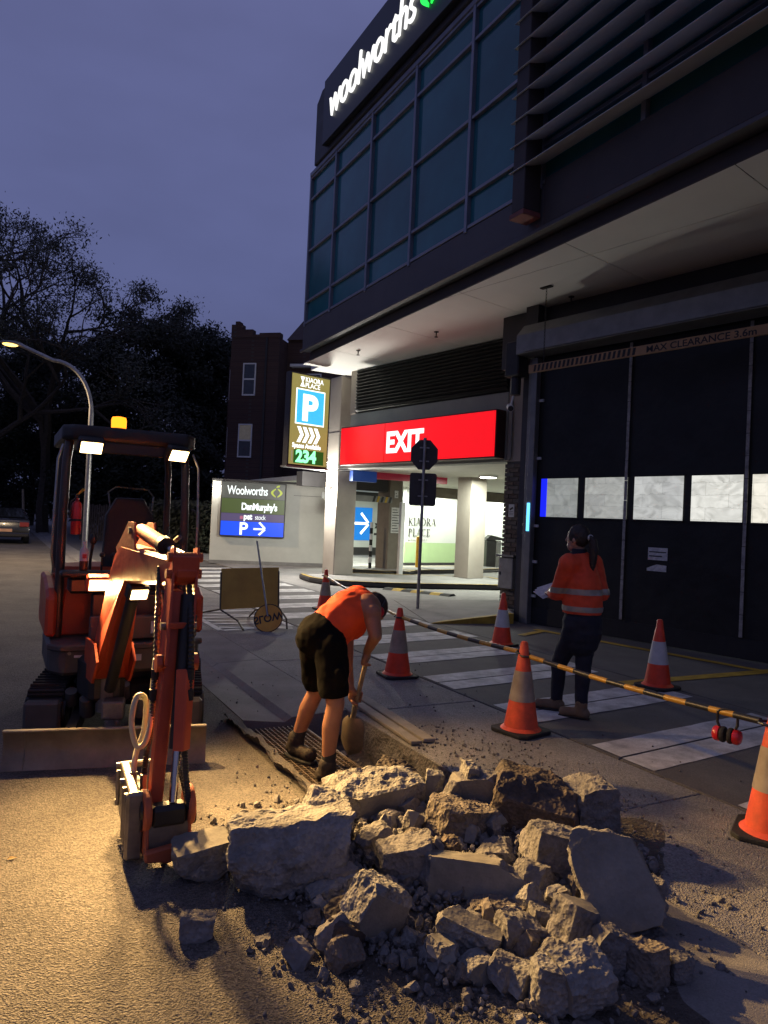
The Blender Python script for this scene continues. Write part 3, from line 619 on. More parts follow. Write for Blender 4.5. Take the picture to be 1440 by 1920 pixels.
# wall lettering in thick-and-thin serif capitals
def didone(word, h, T, m, parent, gap=.10):
    x = 0; W_ = dict(K=.8, I=.34, A=.78, O=.8, R=.78, P=.68, L=.64, C=.74, E=.64); t, s = .13, .028
    for ch in word:
        w = W_[ch]; B = MB(); R_ = lambda a, b, c, d: B.prism([(a * h, c * h), (b * h, c * h), (b * h, d * h), (a * h, d * h)], 0, .01, Tx)
        Tx = T @ Matrix.Translation((x, 0, 0))
        def line(p, q, th):
            p, q = Vector(p), Vector(q); n = Vector((-(q - p).y, (q - p).x)).normalized() * th / 2
            B.prism([tuple((v) * h) for v in (p - n, q - n, q + n, p + n)], 0, .01, Tx)
        def ring(cx, cy, rx, ry, a0, a1, t0):
            n = 16
            for i in range(n):
                q = []
                for a, sgn in ((a0 + (a1 - a0) * i / n, 1), (a0 + (a1 - a0) * (i + 1) / n, 1), (a0 + (a1 - a0) * (i + 1) / n, -1), (a0 + (a1 - a0) * i / n, -1)):
                    th = s / 2 + (t0 / 2) * abs(math.cos(a)) ** 1.5
                    q.append(((cx + (rx + sgn * th) * math.cos(a)) * h, (cy + (ry + sgn * s / 2) * math.sin(a)) * h))
                B.prism(q, 0, .01, Tx)
        if ch in 'KIRPLE': R_(.12, .12 + t, 0, 1); R_(.04, .34, 0, s); R_(.04, .34, 1 - s, 1)
        if ch == 'K': line((.25, .42), (.7, .98), s); line((.36, .54), (.74, .02), t * .9); R_(.58, .82, 0, s); R_(.58, .8, 1 - s, 1)
        if ch == 'A': line((.08, .02), (.38, 1), s); line((.40, 1), (.68, .02), t); R_(0, .18, 0, s); R_(.54, .8, 0, s); line((.17, .33), (.58, .33), s)
        if ch == 'O': ring(.4, .5, .32, .48, 0, 2 * math.pi, t)
        if ch in 'RP': ring(.30, .74, .27, .25, -math.pi / 2, math.pi / 2, t)
        if ch == 'R': line((.36, .5), (.70, .02), t); R_(.6, .8, 0, s)
        if ch == 'L': R_(.2, .6, 0, s); line((.6, .0), (.6, .24), s)
        if ch == 'C': ring(.4, .5, .32, .48, .7, 2 * math.pi - .7, t)
        if ch == 'E': R_(.2, .58, 0, s); R_(.2, .56, 1 - s, 1); R_(.2, .45, .5, .5 + s); line((.58, 0), (.58, .22), s); line((.56, .8), (.56, 1), s)
        B.build('lettering', m, parent, fix=True); x += (w + gap) * h
inkk = mat('wall_ink', (.06, .06, .055), .7); inkl = mat('wall_ink_pale', (.45, .47, .42), .7)
didone('KIAORA', .30, tframe(IN, -.24, -.006, 1.50), inkk, cp); didone('PLACE', .29, tframe(IN, -.22, -.006, 1.10), inkk, cp)
text('DOUBLE BAY', .12, inkl, cp, tframe(IN, -.2, -.006, .93), extrude=.003, spacing=1.5)
# blue arrow sign on the far wall
ar = thing('arrow_sign', 'blue wall sign with a white right arrow in the car park', 'sign', tuple(IN2 @ Vector((0, 0, 1.4))))
MB().bx(-1.0, .76, -.03, -.004, .68, 2.2, IN2).build('panel', glow('lit_azure', (.01, .22, .72), .8), ar)
for pts in ([(-.6, 1.40), (.45, 1.40), (.45, 1.52), (-.6, 1.52)], [(.05, 1.9), (.5, 1.46), (.58, 1.53), (.14, 1.98)], [(.05, 1.02), (.14, .94), (.58, 1.39), (.5, 1.46)]):
    mb = MB(); mb.prism(pts, -.04, -.034, IN2 @ XZ); mb.build('arrow', wt, ar, fix=True)
kp = thing('wall_notice', 'white wall panel with a small hourglass emblem right of the blue arrow', 'notice', tuple(IN2 @ Vector((1.2, 0, 1.4))))
mb = MB(); mb.prism([(.95, 1.25), (1.12, 1.25), (1.05, 1.38), (1.12, 1.50), (.95, 1.50), (1.02, 1.38)], -.02, -.004, IN2 @ XZ); mb.build('hourglass_emblem', inkk, kp, fix=True)
text('KIAORA', .15, inkl, kp, tframe(IN2, 1.16, -.006, 1.40), extrude=.003); text('PLACE', .15, inkl, kp, tframe(IN2, 1.16, -.006, 1.25), extrude=.003); MB().bx(.92, 1.6, -.02, -.004, .93, 1.03, IN2).build('dark_bar', inkk, kp)
# notices on the brown column
for (z0, z1, x0, x1, lab, nm) in ((2.35, 2.58, .18, .32, 'small white camera notice high on the brown car park column', 'camera_notice'), (1.25, 2.05, .08, .42, 'long white rules notice on the brown car park column', 'rules_notice')):
    t = thing(nm, lab, 'notice', tuple(C1 @ Vector((.25, -.02, z0)))); MB().bx(x0, x1, -.02, -.005, z0, z1, C1).build('sheet', paper, t)
    for k in range(2 if z1 > 2.1 else 9): MB().bx(x0 + .03, x1 - .03 - .04 * (k % 3), -.024, -.021, z0 + .05 + k * .083, z0 + .075 + k * .083, C1).build('print_line', black_paint, t)
# height bar, bollards, post, machine, islands
hb_ = thing('height_bar', 'black and yellow striped height bar by the brown column', 'height bar', tuple(C1 @ Vector((-1, 0, 2.3)))); MB().bx(-2.6, .05, -.06, -.02, 2.18, 2.36, C1).build('bar', metal_grey, hb_)
for k in range(5):
    x = -.75 + k * .16; mb = MB(); mb.prism([(x, 2.18), (x + .08, 2.18), (x + .14, 2.36), (x + .06, 2.36)], -.075, -.062, C1 @ XZ); mb.build('hazard_stripe', yellow_paint if k % 2 else black_paint, hb_, fix=True)
wp = thing('white_post', 'slim white steel post beside the brown car park column', 'post', (10.62, 18.75, 0)); MB().bx(-.07, .07, -.07, .07, 0, 2.2).build('shaft', white_plastic, wp, world=False, bevel=.01); MB().bx(-.12, .12, -.12, .12, 0, .02).build('base', metal_grey, wp, world=False)
yb = thing('bollard', 'yellow steel bollard in the car park left of the stop sign pole', 'bollard', (12.35, 20.6, .1)); MB().lathe([(.085, 0), (.085, 1.0), (.075, 1.04), (.03, 1.06)], 20).build('tube', mat('bollard_yellow', (.75, .42, .02), .5), yb, world=False, smooth=True); MB().lathe([(.13, 0), (.13, .02)], 16).build('flange', metal_grey, yb, world=False)
wb = thing('width_marker', 'flexible black and white striped post on the inner kerb island', 'post', (10.25, 20.0, .12))
for k in range(8): MB().lathe([(.05, k * .18), (.05, k * .18 + .178)], 12).build('band', white_plastic if k % 2 else rubber, wb, world=False)
tm = thing('ticket_machine', 'dark grey ticket machine with boom arm behind the exit columns', 'machine', (15.98, 21.45, 0), math.radians(-20))
MB().bx(-.25, .1, -.2, .2, .1, 1.1).build('cabinet', metal_dark, tm, world=False, bevel=.02); MB().bx(.102, .3, -.2, .2, .1, 1.08).build('cabinet', metal_grey, tm, world=False, bevel=.02)
mb = MB(); mb.prism([(-.3, 1.1), (.35, 1.1), (.3, 1.2), (-.1, 1.28)], -.22, .22, XZ); mb.build('sloped_top', metal_dark, tm, world=False, fix=True); mb = MB(); mb.cyl((.2, -.1, .98), (2.2, -.1, .95), .04, n=10); mb.build('boom_arm', white_plastic, tm, world=False)
def island(name, lab, poly, h, inner, pm):
    t = thing(name, lab, 'kerb', (poly[0][0], poly[0][1], 0)); mb = MB(); mb.prism(poly, 0, h); mb.build('kerb', pm, t, bevel=.03, fix=True)
    c = Vector((sum(p[0] for p in poly) / len(poly), sum(p[1] for p in poly) / len(poly)))
    ins = [c + (Vector(p) - c) * inner for p in poly]; mb = MB(); mb.prism([tuple(p) for p in ins], h - .02, h + .004); mb.build('top', concrete, t, fix=True)
    for a, b in zip(poly, poly[1:]):
        pa, pb = (c + (Vector(a) - c) * .975), (c + (Vector(b) - c) * .975); strip(pa, pb, .07, yellow_paint, 'yellow_edge', h + .006, t)
    return t
island('kerb_island', 'long dark kerb island under the exit pillars with yellow edge', [(7.0, 17.7), (6.88, 16.7), (7.0, 16.1), (7.5, 15.6), (8.3, 15.2), (11.2, 14.62), (12.2, 14.7), (12.6, 16.9), (8.5, 18.1)], .13, .93, dark_panel)
island('inner_kerb', 'black kerb island at the foot of the brown column', [(9.6, 20.3), (9.5, 19.6), (10.2, 18.9), (11.0, 18.85), (11.5, 19.3), (11.4, 20.8), (10.4, 21.0)], .12, .85, rubber)
island('lane_kerb', 'low grey lane kerb between bollard and lettered wall', [(10.9, 19.3), (13.6, 19.8), (17.5, 21.0), (17.4, 22.3), (13.3, 21.3), (10.9, 20.7)], .12, .88, concrete_dark)
sh = thing('speed_hump', 'black and yellow rubber speed hump before the exit opening', 'speed hump', (8.6, 14.3, 0))
a, b = Vector((8.15, 15.0, 0)), Vector((9.0, 13.45, 0)); d = (b - a) / 7; nn = Vector((-d.y, d.x, 0)).normalized() * .17
for k in range(7):
    p, q = a + d * k, a + d * (k + .985); mb = MB()
    pr = [(-1, 0.002), (-.5, .045), (.5, .045), (1, .002)]
    mb.add([tuple(r + nn * s + ZZ * z) for r in (p, q) for s, z in pr], [(0, 1, 5, 4), (1, 2, 6, 5), (2, 3, 7, 6), (0, 3, 2, 1), (4, 5, 6, 7), (0, 4, 7, 3)]); mb.build('segment', yellow_paint if k % 2 else rubber, sh, fix=True)
# raised pad with yellow edge by the dock
rp = thing('raised_pad', 'concrete ramp pad with yellow painted edge beside the roller door rail', 'ramp', (7, 10, 0))
A_, B_, C_, D_ = (6.15, 9.80), (7.60, 9.52), (8.75, 11.45), (7.2, 12.9)
mb = MB(); mb.add([(*A_, 0), (*B_, 0), (*C_, 0), (*D_, 0), (*A_, .008), (*B_, .17), (*C_, .16), (*D_, .008)], [(3, 2, 1, 0), (4, 5, 6, 7), (1, 2, 6, 5), (2, 3, 7, 6), (3, 0, 4, 7)]); mb.build('slab', concrete, rp)
mb = MB(); mb.add([(6.15, 9.795, 0), (7.60, 9.515, 0), (7.60, 9.515, .17), (6.15, 9.795, .009), (6.4, 9.84, .038), (7.59, 9.61, .172)], [(0, 1, 2, 3), (3, 2, 5, 4)]); mb.build('yellow_edge', yellow_paint, rp)

# ================================================================== SIGN WALL
SW = frame((6.11, 23.36, 0), Vector((.949, -.316, 0)).normalized(), Vector((.316, .949, 0)).normalized())
sw = thing('sign_wall', 'long pale rendered boundary wall carrying the tenants sign', 'wall', tuple(SW @ Vector((2, 0, 0))))
MB().bx(-.03, 4.6, 0, .3, 0, 2.70, SW).build('panel', render_white, sw, bevel=.015); MB().bx(-.05, 4.6, -.03, .33, 2.70, 2.76, SW).build('capping', dark_panel, sw, bevel=.01)
MB().bx(-.03, 4.6, -.05, 0, 0, .10, SW).build('plinth', concrete, sw)
for x in (2.62,): MB().bx(x, 4.6, -.008, -.001, 2.32, 2.33, SW).build('groove', dark_panel, sw)
tsn = thing('tenants_sign', 'lit tenants sign with three shop names over a blue parking arrow', 'sign', tuple(SW @ Vector((1.3, -.1, .9))))
MB().bx(.26, 2.36, -.16, -.004, .90, 2.68, SW).build('case', dark_panel, tsn, bevel=.01)
tp = lambda n, z0, z1, m: MB().bx(.30, 2.32, -.175, -.162, z0, z1, SW).build(n, m, tsn)
tp('header_panel', 2.14, 2.66, glow('lit_slate', (.09, .095, .085), .7)); tp('green_panel', 1.66, 2.13, glow('lit_moss', (.07, .10, .03), .7)); tp('purple_panel', 1.40, 1.65, glow('lit_purple', (.09, .07, .16), .7)); tp('blue_panel', .93, 1.39, glow('lit_royal', (.01, .075, .85), .95))
tw = glow('lit_white_mid', (.92, 1, 1), .95)
text('Woolworths', .40, tw, tsn, tframe(SW, .46, -.178, 2.27), sx=.67, bold=.006, extrude=.002, spacing=.92)
mb = MB()
for sgn in (-1, 1):
    pts = [(sgn * (.03 + .16 * math.sin(math.pi * i / 12)), .30 - .30 * i / 12) for i in range(13)] + [(sgn * (.03 + .08 * math.sin(math.pi * i / 12)), .26 - .22 * i / 12) for i in range(12, -1, -1)]
    mb.prism(pts, 0, .006, tframe(SW, 2.05, -.176, 2.22))
mb.prism([(-.02, .32), (.09, .35), (.1, .41), (.0, .38)], 0, .006, tframe(SW, 2.05, -.176, 2.22)); mb.build('apple_logo', glow('lit_olive_green', (.42, .5, .05), .8), tsn, fix=True)
text('DanMurphy\'s', .31, tw, tsn, tframe(SW, .93, -.178, 1.78), sx=.77, bold=.012, extrude=.002, spacing=.9)
text('pet', .26, tw, tsn, tframe(SW, 1.02, -.178, 1.47), bold=.012, extrude=.002, sx=.85, spacing=.9); text('stock', .22, tw, tsn, tframe(SW, 1.38, -.178, 1.47), extrude=.002, sx=.8, spacing=.9)
MB().bx(.90, 1.0, -.18, -.176, 1.47, 1.57, SW).build('pink_square', glow('lit_pink', (.5, .15, .25), .6), tsn)
text('P', .56, tw, tsn, tframe(SW, .88, -.178, .97), bold=.014, extrude=.002)
for pts in ([(1.35, 1.13), (1.72, 1.13), (1.72, 1.19), (1.35, 1.19)], [(1.50, 1.36), (1.70, 1.16), (1.75, 1.20), (1.56, 1.40)], [(1.50, .99), (1.56, .95), (1.75, 1.14), (1.70, 1.18)]):
    mb = MB(); mb.prism(pts, -.184, -.177, SW @ XZ); mb.build('arrow', tw, tsn, fix=True)
def wall_light(loc, out_, e, lab):
    t = thing('wall_light', lab, 'wall light', loc, group='small wall lights beside the tenants sign'); o = Vector(loc); d = Vector(out_).normalized()
    MB().cyl(o, o + d * .06, .035, n=12).build('bracket', metal_dark, t); MB().cyl(o + d * .06 - ZZ * .05, o + d * .06 + ZZ * .05, .045, n=14).build('housing', metal_dark, t)
    MB().ball(tuple(o + d * .115), .042, 12, 8).build('bulb', glow('bulb_white', (1, .97, .88), 25), t)
    lamp('wall_light_lamp', 'POINT', o + d * .20 - ZZ * .02, e, (1, .97, .88), t, .12)
wall_light(tuple(SW @ Vector((.10, -.0, 2.44))), SW.to_3x3() @ Vector((0, -1, 0)), 20, 'small glowing wall light left of the tenants sign')
wall_light(tuple(PIL @ Vector((0, .3, 2.42))), PIL.to_3x3() @ Vector((-1, 0, 0)), 620, 'small glowing wall light on the side of the corner pillar')

# ================================================================== STREET FURNITURE
ss = thing('stop_sign', 'backs of an octagonal and a square road sign on a steel pole', 'sign', (6.89, 11.43, 0))
signback = mat('sign_back', (.07, .065, .065), .55, .5, var=.15)
R3 = basis((6.89, 11.43, 0), _r0, _fh, ZZ)
MB().cyl((6.89, 11.43, 0.02), (6.89, 11.43, 3.18), .03, n=16).build('pole', galv, ss, smooth=True)
mb = MB(); mb.prism([(.27 * math.cos(math.pi / 8 + i * math.pi / 4), 2.87 + .30 * math.sin(math.pi / 8 + i * math.pi / 4)) for i in range(8)], .036, .042, R3 @ XZ); mb.build('octagon_plate', signback, ss, fix=True)
mb = MB(); r = .05; pts = []
for cx, cz, a0 in ((.2, 2.48, 0), (-.2, 2.48, 90), (-.2, 1.97, 180), (.2, 1.97, 270)): pts += [(cx + r * math.cos(math.radians(a0 + k * 22.5)), cz + r * math.sin(math.radians(a0 + k * 22.5))) for k in range(5)]
mb.prism(pts, .036, .042, R3 @ XZ); mb.build('square_plate', signback, ss, fix=True)
for z in (2.75, 3.0, 2.1, 2.4): MB().bx(-.09, .09, .005, .036, z - .012, z + .012, R3).build('clamp', galv, ss)
MB().lathe([(.08, 0.0), (.08, .012), (.035, .02)], 16).build('base_flange', metal_grey, ss, world=False)
# street lamp
sl = thing('street_lamp', 'curved steel street lamp glowing warm over the road', 'street lamp', (2.12, 21.5, 0))
pts = [(2.12, 21.5, 0), (2.12, 21.5, 4.2)]
pts += [(2.12 - 1.0 * (1 - math.cos(a)), 21.5 + .5 * (1 - math.cos(a)), 4.2 + 1.45 * math.sin(a)) for a in [i * math.pi / 2 / 10 for i in range(1, 11)]]
tip = at(34, 645, 20.0); pts += [tuple(Vector(pts[-1]).lerp(tip, t)) for t in (.33, .66, 1)]
MB().tube(pts, .06, 12, [.075, .07] + [.055] * 13).build('pole', galv, sl, smooth=True)
hd = tip + Vector((-.15, .02, .0))
MB().ball(tuple(hd), (.30, .13, .07), 14, 8).build('lamp_head', metal_grey, sl, smooth=True)
MB().ball(tuple(hd + Vector((-.04, -.03, -.045))), (.2, .10, .055), 14, 8).build('lamp_lens', glow('sodium', (1, .55, .14), 4), sl, smooth=True)
lamp('street_lamp_light', 'SPOT', hd + Vector((-.04, -.05, -.16)), 2100, (1, .74, .44), sl, .10, (0, 0, -1), 156, .35)
# folded works sign with the slow bat leaning on it
fs_ = thing('works_sign', 'brown back of a temporary roadworks sign on a bent tube stand', 'sign', (3.2, 10.3, 0))
bl, br, tr, tl = at(413, 1143, 10.55), at(522, 1137, 10.75), at(523, 1064, 10.95), at(415, 1066, 10.75)
nb_ = (br - bl).cross(tl - bl).normalized() * .006
mb = MB(); mb.hexa([bl, br, tr, tl], [bl + nb_, br + nb_, tr + nb_, tl + nb_]); mb.build('board', mat('rusty_sign_back', (.46, .25, .035), .6, col2=(.58, .34, .05), vs=3, detail=6), fs_, fix=True)
tubem = mat('stand_tube', (.10, .08, .05), .6, .3)
def g2(x, y): return gnd(x, y, .015)
for pl in ([tl.lerp(bl, .1), bl, at(446, 1164, 10.2), g2(456, 1181)], [bl + Vector((0, .02, 0)), at(374, 1149, 10.9), g2(371, 1165)], [br.lerp(tr, .9), br, at(537, 1160, 10.3), g2(538, 1179)], [br + Vector((0, .02, 0)), br.lerp(bl, .02) + Vector((-.15, .55, -.12)), br + Vector((-.2, .75, 0))]):
    pl = [Vector(p) for p in pl]
    if len(pl) == 3 and pl[-1].z > .1: pl[-1].z = .015
    MB().tube(pl, .014, 8).build('leg', tubem, fs_)
sb = thing('slow_bat', 'round orange slow stop bat standing upside down against the works sign', 'traffic bat', tuple(gnd(505, 1187)))
dc = at(503, 1159, 10.05); top_ = at(482, 1015, 10.55); ax = (top_ - dc).normalized(); side = ax.cross(_fh).normalized(); nrm = side.cross(ax).normalized()
if nrm.dot(_fh) > 0: nrm = -nrm
BT = basis(dc, nrm.cross(ax) * 1.0, ax, nrm)
MB().lathe([(.205, -.004), (.205, .004)], 40, BT).build('disc', mat('bat_orange', (.66, .28, .025), .5, col2=(.78, .38, .04), vs=5), sb); 
mb = MB(); mb.tube([BT @ Vector((.2 * math.cos(a), .2 * math.sin(a), .006)) for a in [i * math.pi / 20 for i in range(41)]], .006, 6); mb.build('disc_rim', black_paint, sb)
text('SLOW', .15, black_paint, sb, BT @ Matrix.Rotation(math.pi, 4, 'Z') @ Matrix.Translation((0, -.05, .006)), align_x='CENTER', bold=.004, extrude=.001, sx=.95)
MB().cyl(dc + ax * .02 + nrm * .014, top_, .014, n=10).build('handle', galv, sb, smooth=True)
# ================================================================== BACKGROUND
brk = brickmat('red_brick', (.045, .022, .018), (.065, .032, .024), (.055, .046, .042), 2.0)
apt = thing('apartment_building', 'dark brick apartment block with white sash windows and stepped parapet', 'building', (9, 32, 0))
AF = frame(tuple((at(418, 980, 35)).to_2d()) + (0,), (at(512, 980, 34.4) - at(418, 980, 35)).to_2d().to_3d().normalized(), ZZ.cross((at(512, 980, 34.4) - at(418, 980, 35)).to_2d().to_3d().normalized()))
bwid = 2.5
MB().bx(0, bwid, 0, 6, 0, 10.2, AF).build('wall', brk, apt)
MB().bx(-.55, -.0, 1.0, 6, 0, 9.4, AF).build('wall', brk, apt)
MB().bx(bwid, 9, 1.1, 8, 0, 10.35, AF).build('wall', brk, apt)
for (x0, x1, z0, z1) in ((-.02, .55, 10.2, 10.85), (.55, 1.1, 10.2, 10.60), (1.1, 1.45, 10.2, 10.35), (1.45, bwid + .02, 10.2, 10.42), (.18, .40, 10.85, 11.0)): MB().bx(x0, x1, -.03, .35, z0, z1, AF).build('parapet', brk, apt)
rf = MB(); rf.add([AF @ Vector(p) for p in ((bwid, .9, 10.3), (9.5, .9, 10.3), (9.5, 8, 10.3), (bwid, 8, 10.3), (bwid + .1, 4, 12.6), (9.5, 4, 12.6))], [(0, 1, 5, 4), (3, 4, 5, 2), (0, 4, 3), (1, 2, 5)]); rf.build('roof', mat('roof_tile', (.05, .03, .025), .8, bump=.6, bs=14), apt)
MB().bx(bwid + .3, 3.9, .72, 1.08, 8.95, 9.08, AF).build('eave_board', white_plastic, apt)
win_dark = mat('window_dark', (.03, .035, .045), .12, spec=.6); blind = mat('pale_blind', (.42, .38, .28), .8, emit=(.5, .42, .25), es=.06)
def sash(x, z, w, h, y=0.0, pm=None, p2=None):
    f = MB(); f.bx(x - .06, x + w + .06, y - .06, y - .0, z - .07, z, AF); f.bx(x - .06, x + w + .06, y - .05, y, z + h, z + h + .06, AF); f.bx(x - .06, x, y - .05, y, z, z + h, AF); f.bx(x + w, x + w + .06, y - .05, y, z, z + h, AF); f.bx(x, x + w, y - .045, y - .004, z + h * .48, z + h * .53, AF)
    fo = f.build('window', white_plastic, apt)
    MB().bx(x, x + w, y - .02, y - .003, z, z + h * .48, AF).build('pane', pm or win_dark, fo); MB().bx(x, x + w, y - .03, y - .003, z + h * .53, z + h, AF).build('pane', p2 or win_dark, fo)
sash(.75, 7.45, .55, 1.45); sash(.65, 4.45, .6, 1.5, p2=blind); sash(bwid + .55, 7.5, 1.2, 1.1, 1.1); sash(bwid + .6, 4.4, 1.1, 1.3, 1.1); sash(.7, 1.5, .6, 1.4)
for z in (7.4, 4.5): sash(-.42, z, .28, 1.4, 1.0)
MB().bx(1.8, 1.9, -.05, .0, 0, 10.2, AF).build('downpipe', metal_dark, apt)
# trees -------------------------------------------------------------
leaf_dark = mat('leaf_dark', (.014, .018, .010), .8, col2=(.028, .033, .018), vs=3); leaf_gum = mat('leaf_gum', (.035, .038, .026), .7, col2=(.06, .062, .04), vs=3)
bark = mat('bark', (.06, .048, .038), .9, var=.3, vs=8, bump=.6, bs=25)
def make_tree(name, lab, base, height, spread, seed, leaf_m, levels=5, clump=.55, leaves=60, leaf=.16, trunk=.3, lean=(0, 0), gap=.0, fork=.35, droop=.0, ratio=.55, grp='trees along the street'):
    rnd = random.Random(seed); t = thing(name, lab, 'tree', base, group=grp); tb = MB(); ends = []
    def grow(p, d, ln, r, lv):
        n = 4; pts = [p]; q = p.copy(); dd = d.copy()
        for i in range(n):
            dd = (dd + Vector((rnd.uniform(-1, 1), rnd.uniform(-1, 1), rnd.uniform(-.5, .8) - droop)) * .16).normalized(); q = q + dd * ln / n; pts.append(q.copy())
        tb.tube(pts, r, 6 if lv < 3 else 4, [r * (1 - .45 * i / n) for i in range(n + 1)])
        if lv >= levels: ends.append((q, lv)); return
        if lv >= levels - 1: ends.append((pts[2], lv))
        k = rnd.choice((2, 3, 3)) if lv else 4
        for i in range(k):
            az = rnd.uniform(0, 6.28); tl_ = rnd.uniform(.35, .95) * (1 if lv else fork * 2)
            a = dd.orthogonal().normalized(); b = dd.cross(a)
            nd = (dd * math.cos(tl_) + (a * math.cos(az) + b * math.sin(az)) * math.sin(tl_)); nd.x *= spread; nd.y *= spread; nd.normalize()
            grow(pts[rnd.choice((3, 4, 4))].copy(), nd, ln * rnd.uniform(.62, .82), r * ratio, lv + 1)
    grow(Vector((0, 0, -.2)), Vector((lean[0], lean[1], 1)).normalized(), height * .30, trunk, 0)
    tb.build('trunk', bark, t, world=False, smooth=True)
    lb = MB()
    for q, lv in ends:
        if rnd.random() < gap: continue
        for _ in range(leaves if lv >= levels else leaves // 3):
            c = q + Vector((rnd.gauss(0, 1), rnd.gauss(0, 1), rnd.gauss(0, .75))) * clump
            e1 = Vector((rnd.uniform(-1, 1), rnd.uniform(-1, 1), rnd.uniform(-1, 1))).normalized(); e2 = e1.orthogonal().normalized(); s = leaf * rnd.uniform(.6, 1.4)
            lb.add([c - e1 * s, c + e2 * s * .42, c + e1 * s, c - e2 * s * .42], [(0, 1, 2, 3)])
    lb.build('crown', leaf_m, t, world=False)
    return t
def gpos(px, D): p = at(px, 985, D); return (p.x, p.y, 0)
make_tree('gum_tree', 'tall open gum tree with bare upper twigs above the street lamp', gpos(80, 44), 23.5, 1.1, 13, leaf_gum, 6, .36, 80, .10, .42, (0.02, 0), .45, .5, ratio=.62)
make_tree('gum_tree', 'thin gum branch crown reaching in at the left edge of the sky', gpos(-60, 40), 20.5, 1.1, 17, leaf_gum, 6, .42, 60, .09, .35, (0.05, 0), .35, .5, ratio=.64)
def dense_tree(lab, px, py, D, rx, ry, seed, n=130, name='street_tree'):
    rnd = random.Random(seed); c = at(px, py, D); g = Vector((c.x, c.y, 0)); kx = rx * D / F_PX; kz = ry * D / F_PX
    t = thing(name, lab, 'tree', tuple(g), group='trees along the street'); tb = MB(); lb = MB(); C = Vector((0, 0, c.z))
    tb.tube([(0, 0, -.2), (.1, 0, c.z * .4), (0, .1, c.z * .75), (0, 0, c.z)], .2, 8, [.3, .24, .18, .08])
    for k in range(n):
        d = Vector((rnd.gauss(0, 1), rnd.gauss(0, 1), rnd.gauss(0, 1))).normalized(); rr = rnd.uniform(.35, 1) ** .5
        lump = 1 + .22 * noise.noise(d * 2.2 + Vector((seed, 0, 0))) + rnd.uniform(-.06, .10)
        q = C + Vector((d.x * kx, d.y * kx, d.z * kz)) * rr * lump
        if k % 4 == 0: s0 = Vector((0, 0, max(.8, c.z * .45 + q.z * .25))); m_ = s0.lerp(q, .5) + Vector((0, 0, .15)); tb.tube([s0, m_, q], .05, 5, [.09, .05, .02])
        cs = rnd.uniform(.45, .85) * min(1.3, .35 + kx * .16)
        for _ in range(190):
            p = q + Vector((rnd.gauss(0, 1), rnd.gauss(0, 1), rnd.gauss(0, .7))) * cs * .6; e1 = Vector((rnd.uniform(-1, 1), rnd.uniform(-1, 1), rnd.uniform(-1, 1))).normalized(); e2 = e1.orthogonal().normalized(); s = rnd.uniform(.09, .19)
            lb.add([p - e1 * s, p + e2 * s * .45, p + e1 * s, p - e2 * s * .45], [(0, 1, 2, 3)])
    tb.build('trunk', bark, t, world=False, smooth=True); lb.build('crown', leaf_dark, t, world=False)
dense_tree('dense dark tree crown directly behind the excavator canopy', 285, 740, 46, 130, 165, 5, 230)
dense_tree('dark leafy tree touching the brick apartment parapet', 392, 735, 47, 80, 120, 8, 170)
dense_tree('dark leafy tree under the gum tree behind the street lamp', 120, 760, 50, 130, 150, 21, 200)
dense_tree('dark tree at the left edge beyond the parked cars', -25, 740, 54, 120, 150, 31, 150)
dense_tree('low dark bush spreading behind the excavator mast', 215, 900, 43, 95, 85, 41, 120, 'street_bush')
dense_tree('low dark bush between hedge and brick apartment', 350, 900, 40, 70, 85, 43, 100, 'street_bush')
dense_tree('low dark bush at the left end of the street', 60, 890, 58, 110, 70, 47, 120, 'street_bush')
# hedge and paling fence behind the excavator
hg = thing('hedge', 'clipped dark hedge behind the excavator cab', 'hedge', gpos(340, 30))
rnd = random.Random(3); lb = MB(); hp = [Vector(gpos(300, 31)), Vector(gpos(398, 29))]
for _ in range(9000):
    c = hp[0].lerp(hp[1], rnd.random()) + Vector((rnd.uniform(-.5, .5), rnd.uniform(-.5, .5), rnd.uniform(0, 1.95 + .15 * math.sin(rnd.random() * 20)))); e1 = Vector((rnd.uniform(-1, 1), rnd.uniform(-1, 1), rnd.uniform(-1, 1))).normalized(); e2 = e1.orthogonal().normalized(); lb.add([c - e1 * .09, c + e2 * .05, c + e1 * .09, c - e2 * .05], [(0, 1, 2, 3)])
lb.build('foliage', leaf_dark, hg)
fn = thing('paling_fence', 'dark timber paling fence seen through the excavator canopy', 'fence', gpos(190, 34)); wood_d = mat('dark_timber', (.06, .045, .035), .85, var=.3, vs=6)
fa, fb = Vector(gpos(150, 35)), Vector(gpos(300, 33)); n = 34
for k in range(n):
    p = fa.lerp(fb, k / n); T = Matrix.Translation(p) @ Matrix.Rotation(math.atan2(fb.y - fa.y, fb.x - fa.x), 4, 'Z'); MB().bx(0, .095, -.01, .012, .05, 1.75 + .03 * (k % 3), T).build('paling', wood_d, fn)
for z in (.4, 1.4): strip_ = MB().cyl(fa + ZZ * z + Vector((0, .05, 0)), fb + ZZ * z + Vector((0, .05, 0)), .03, n=6).build('rail', wood_d, fn)
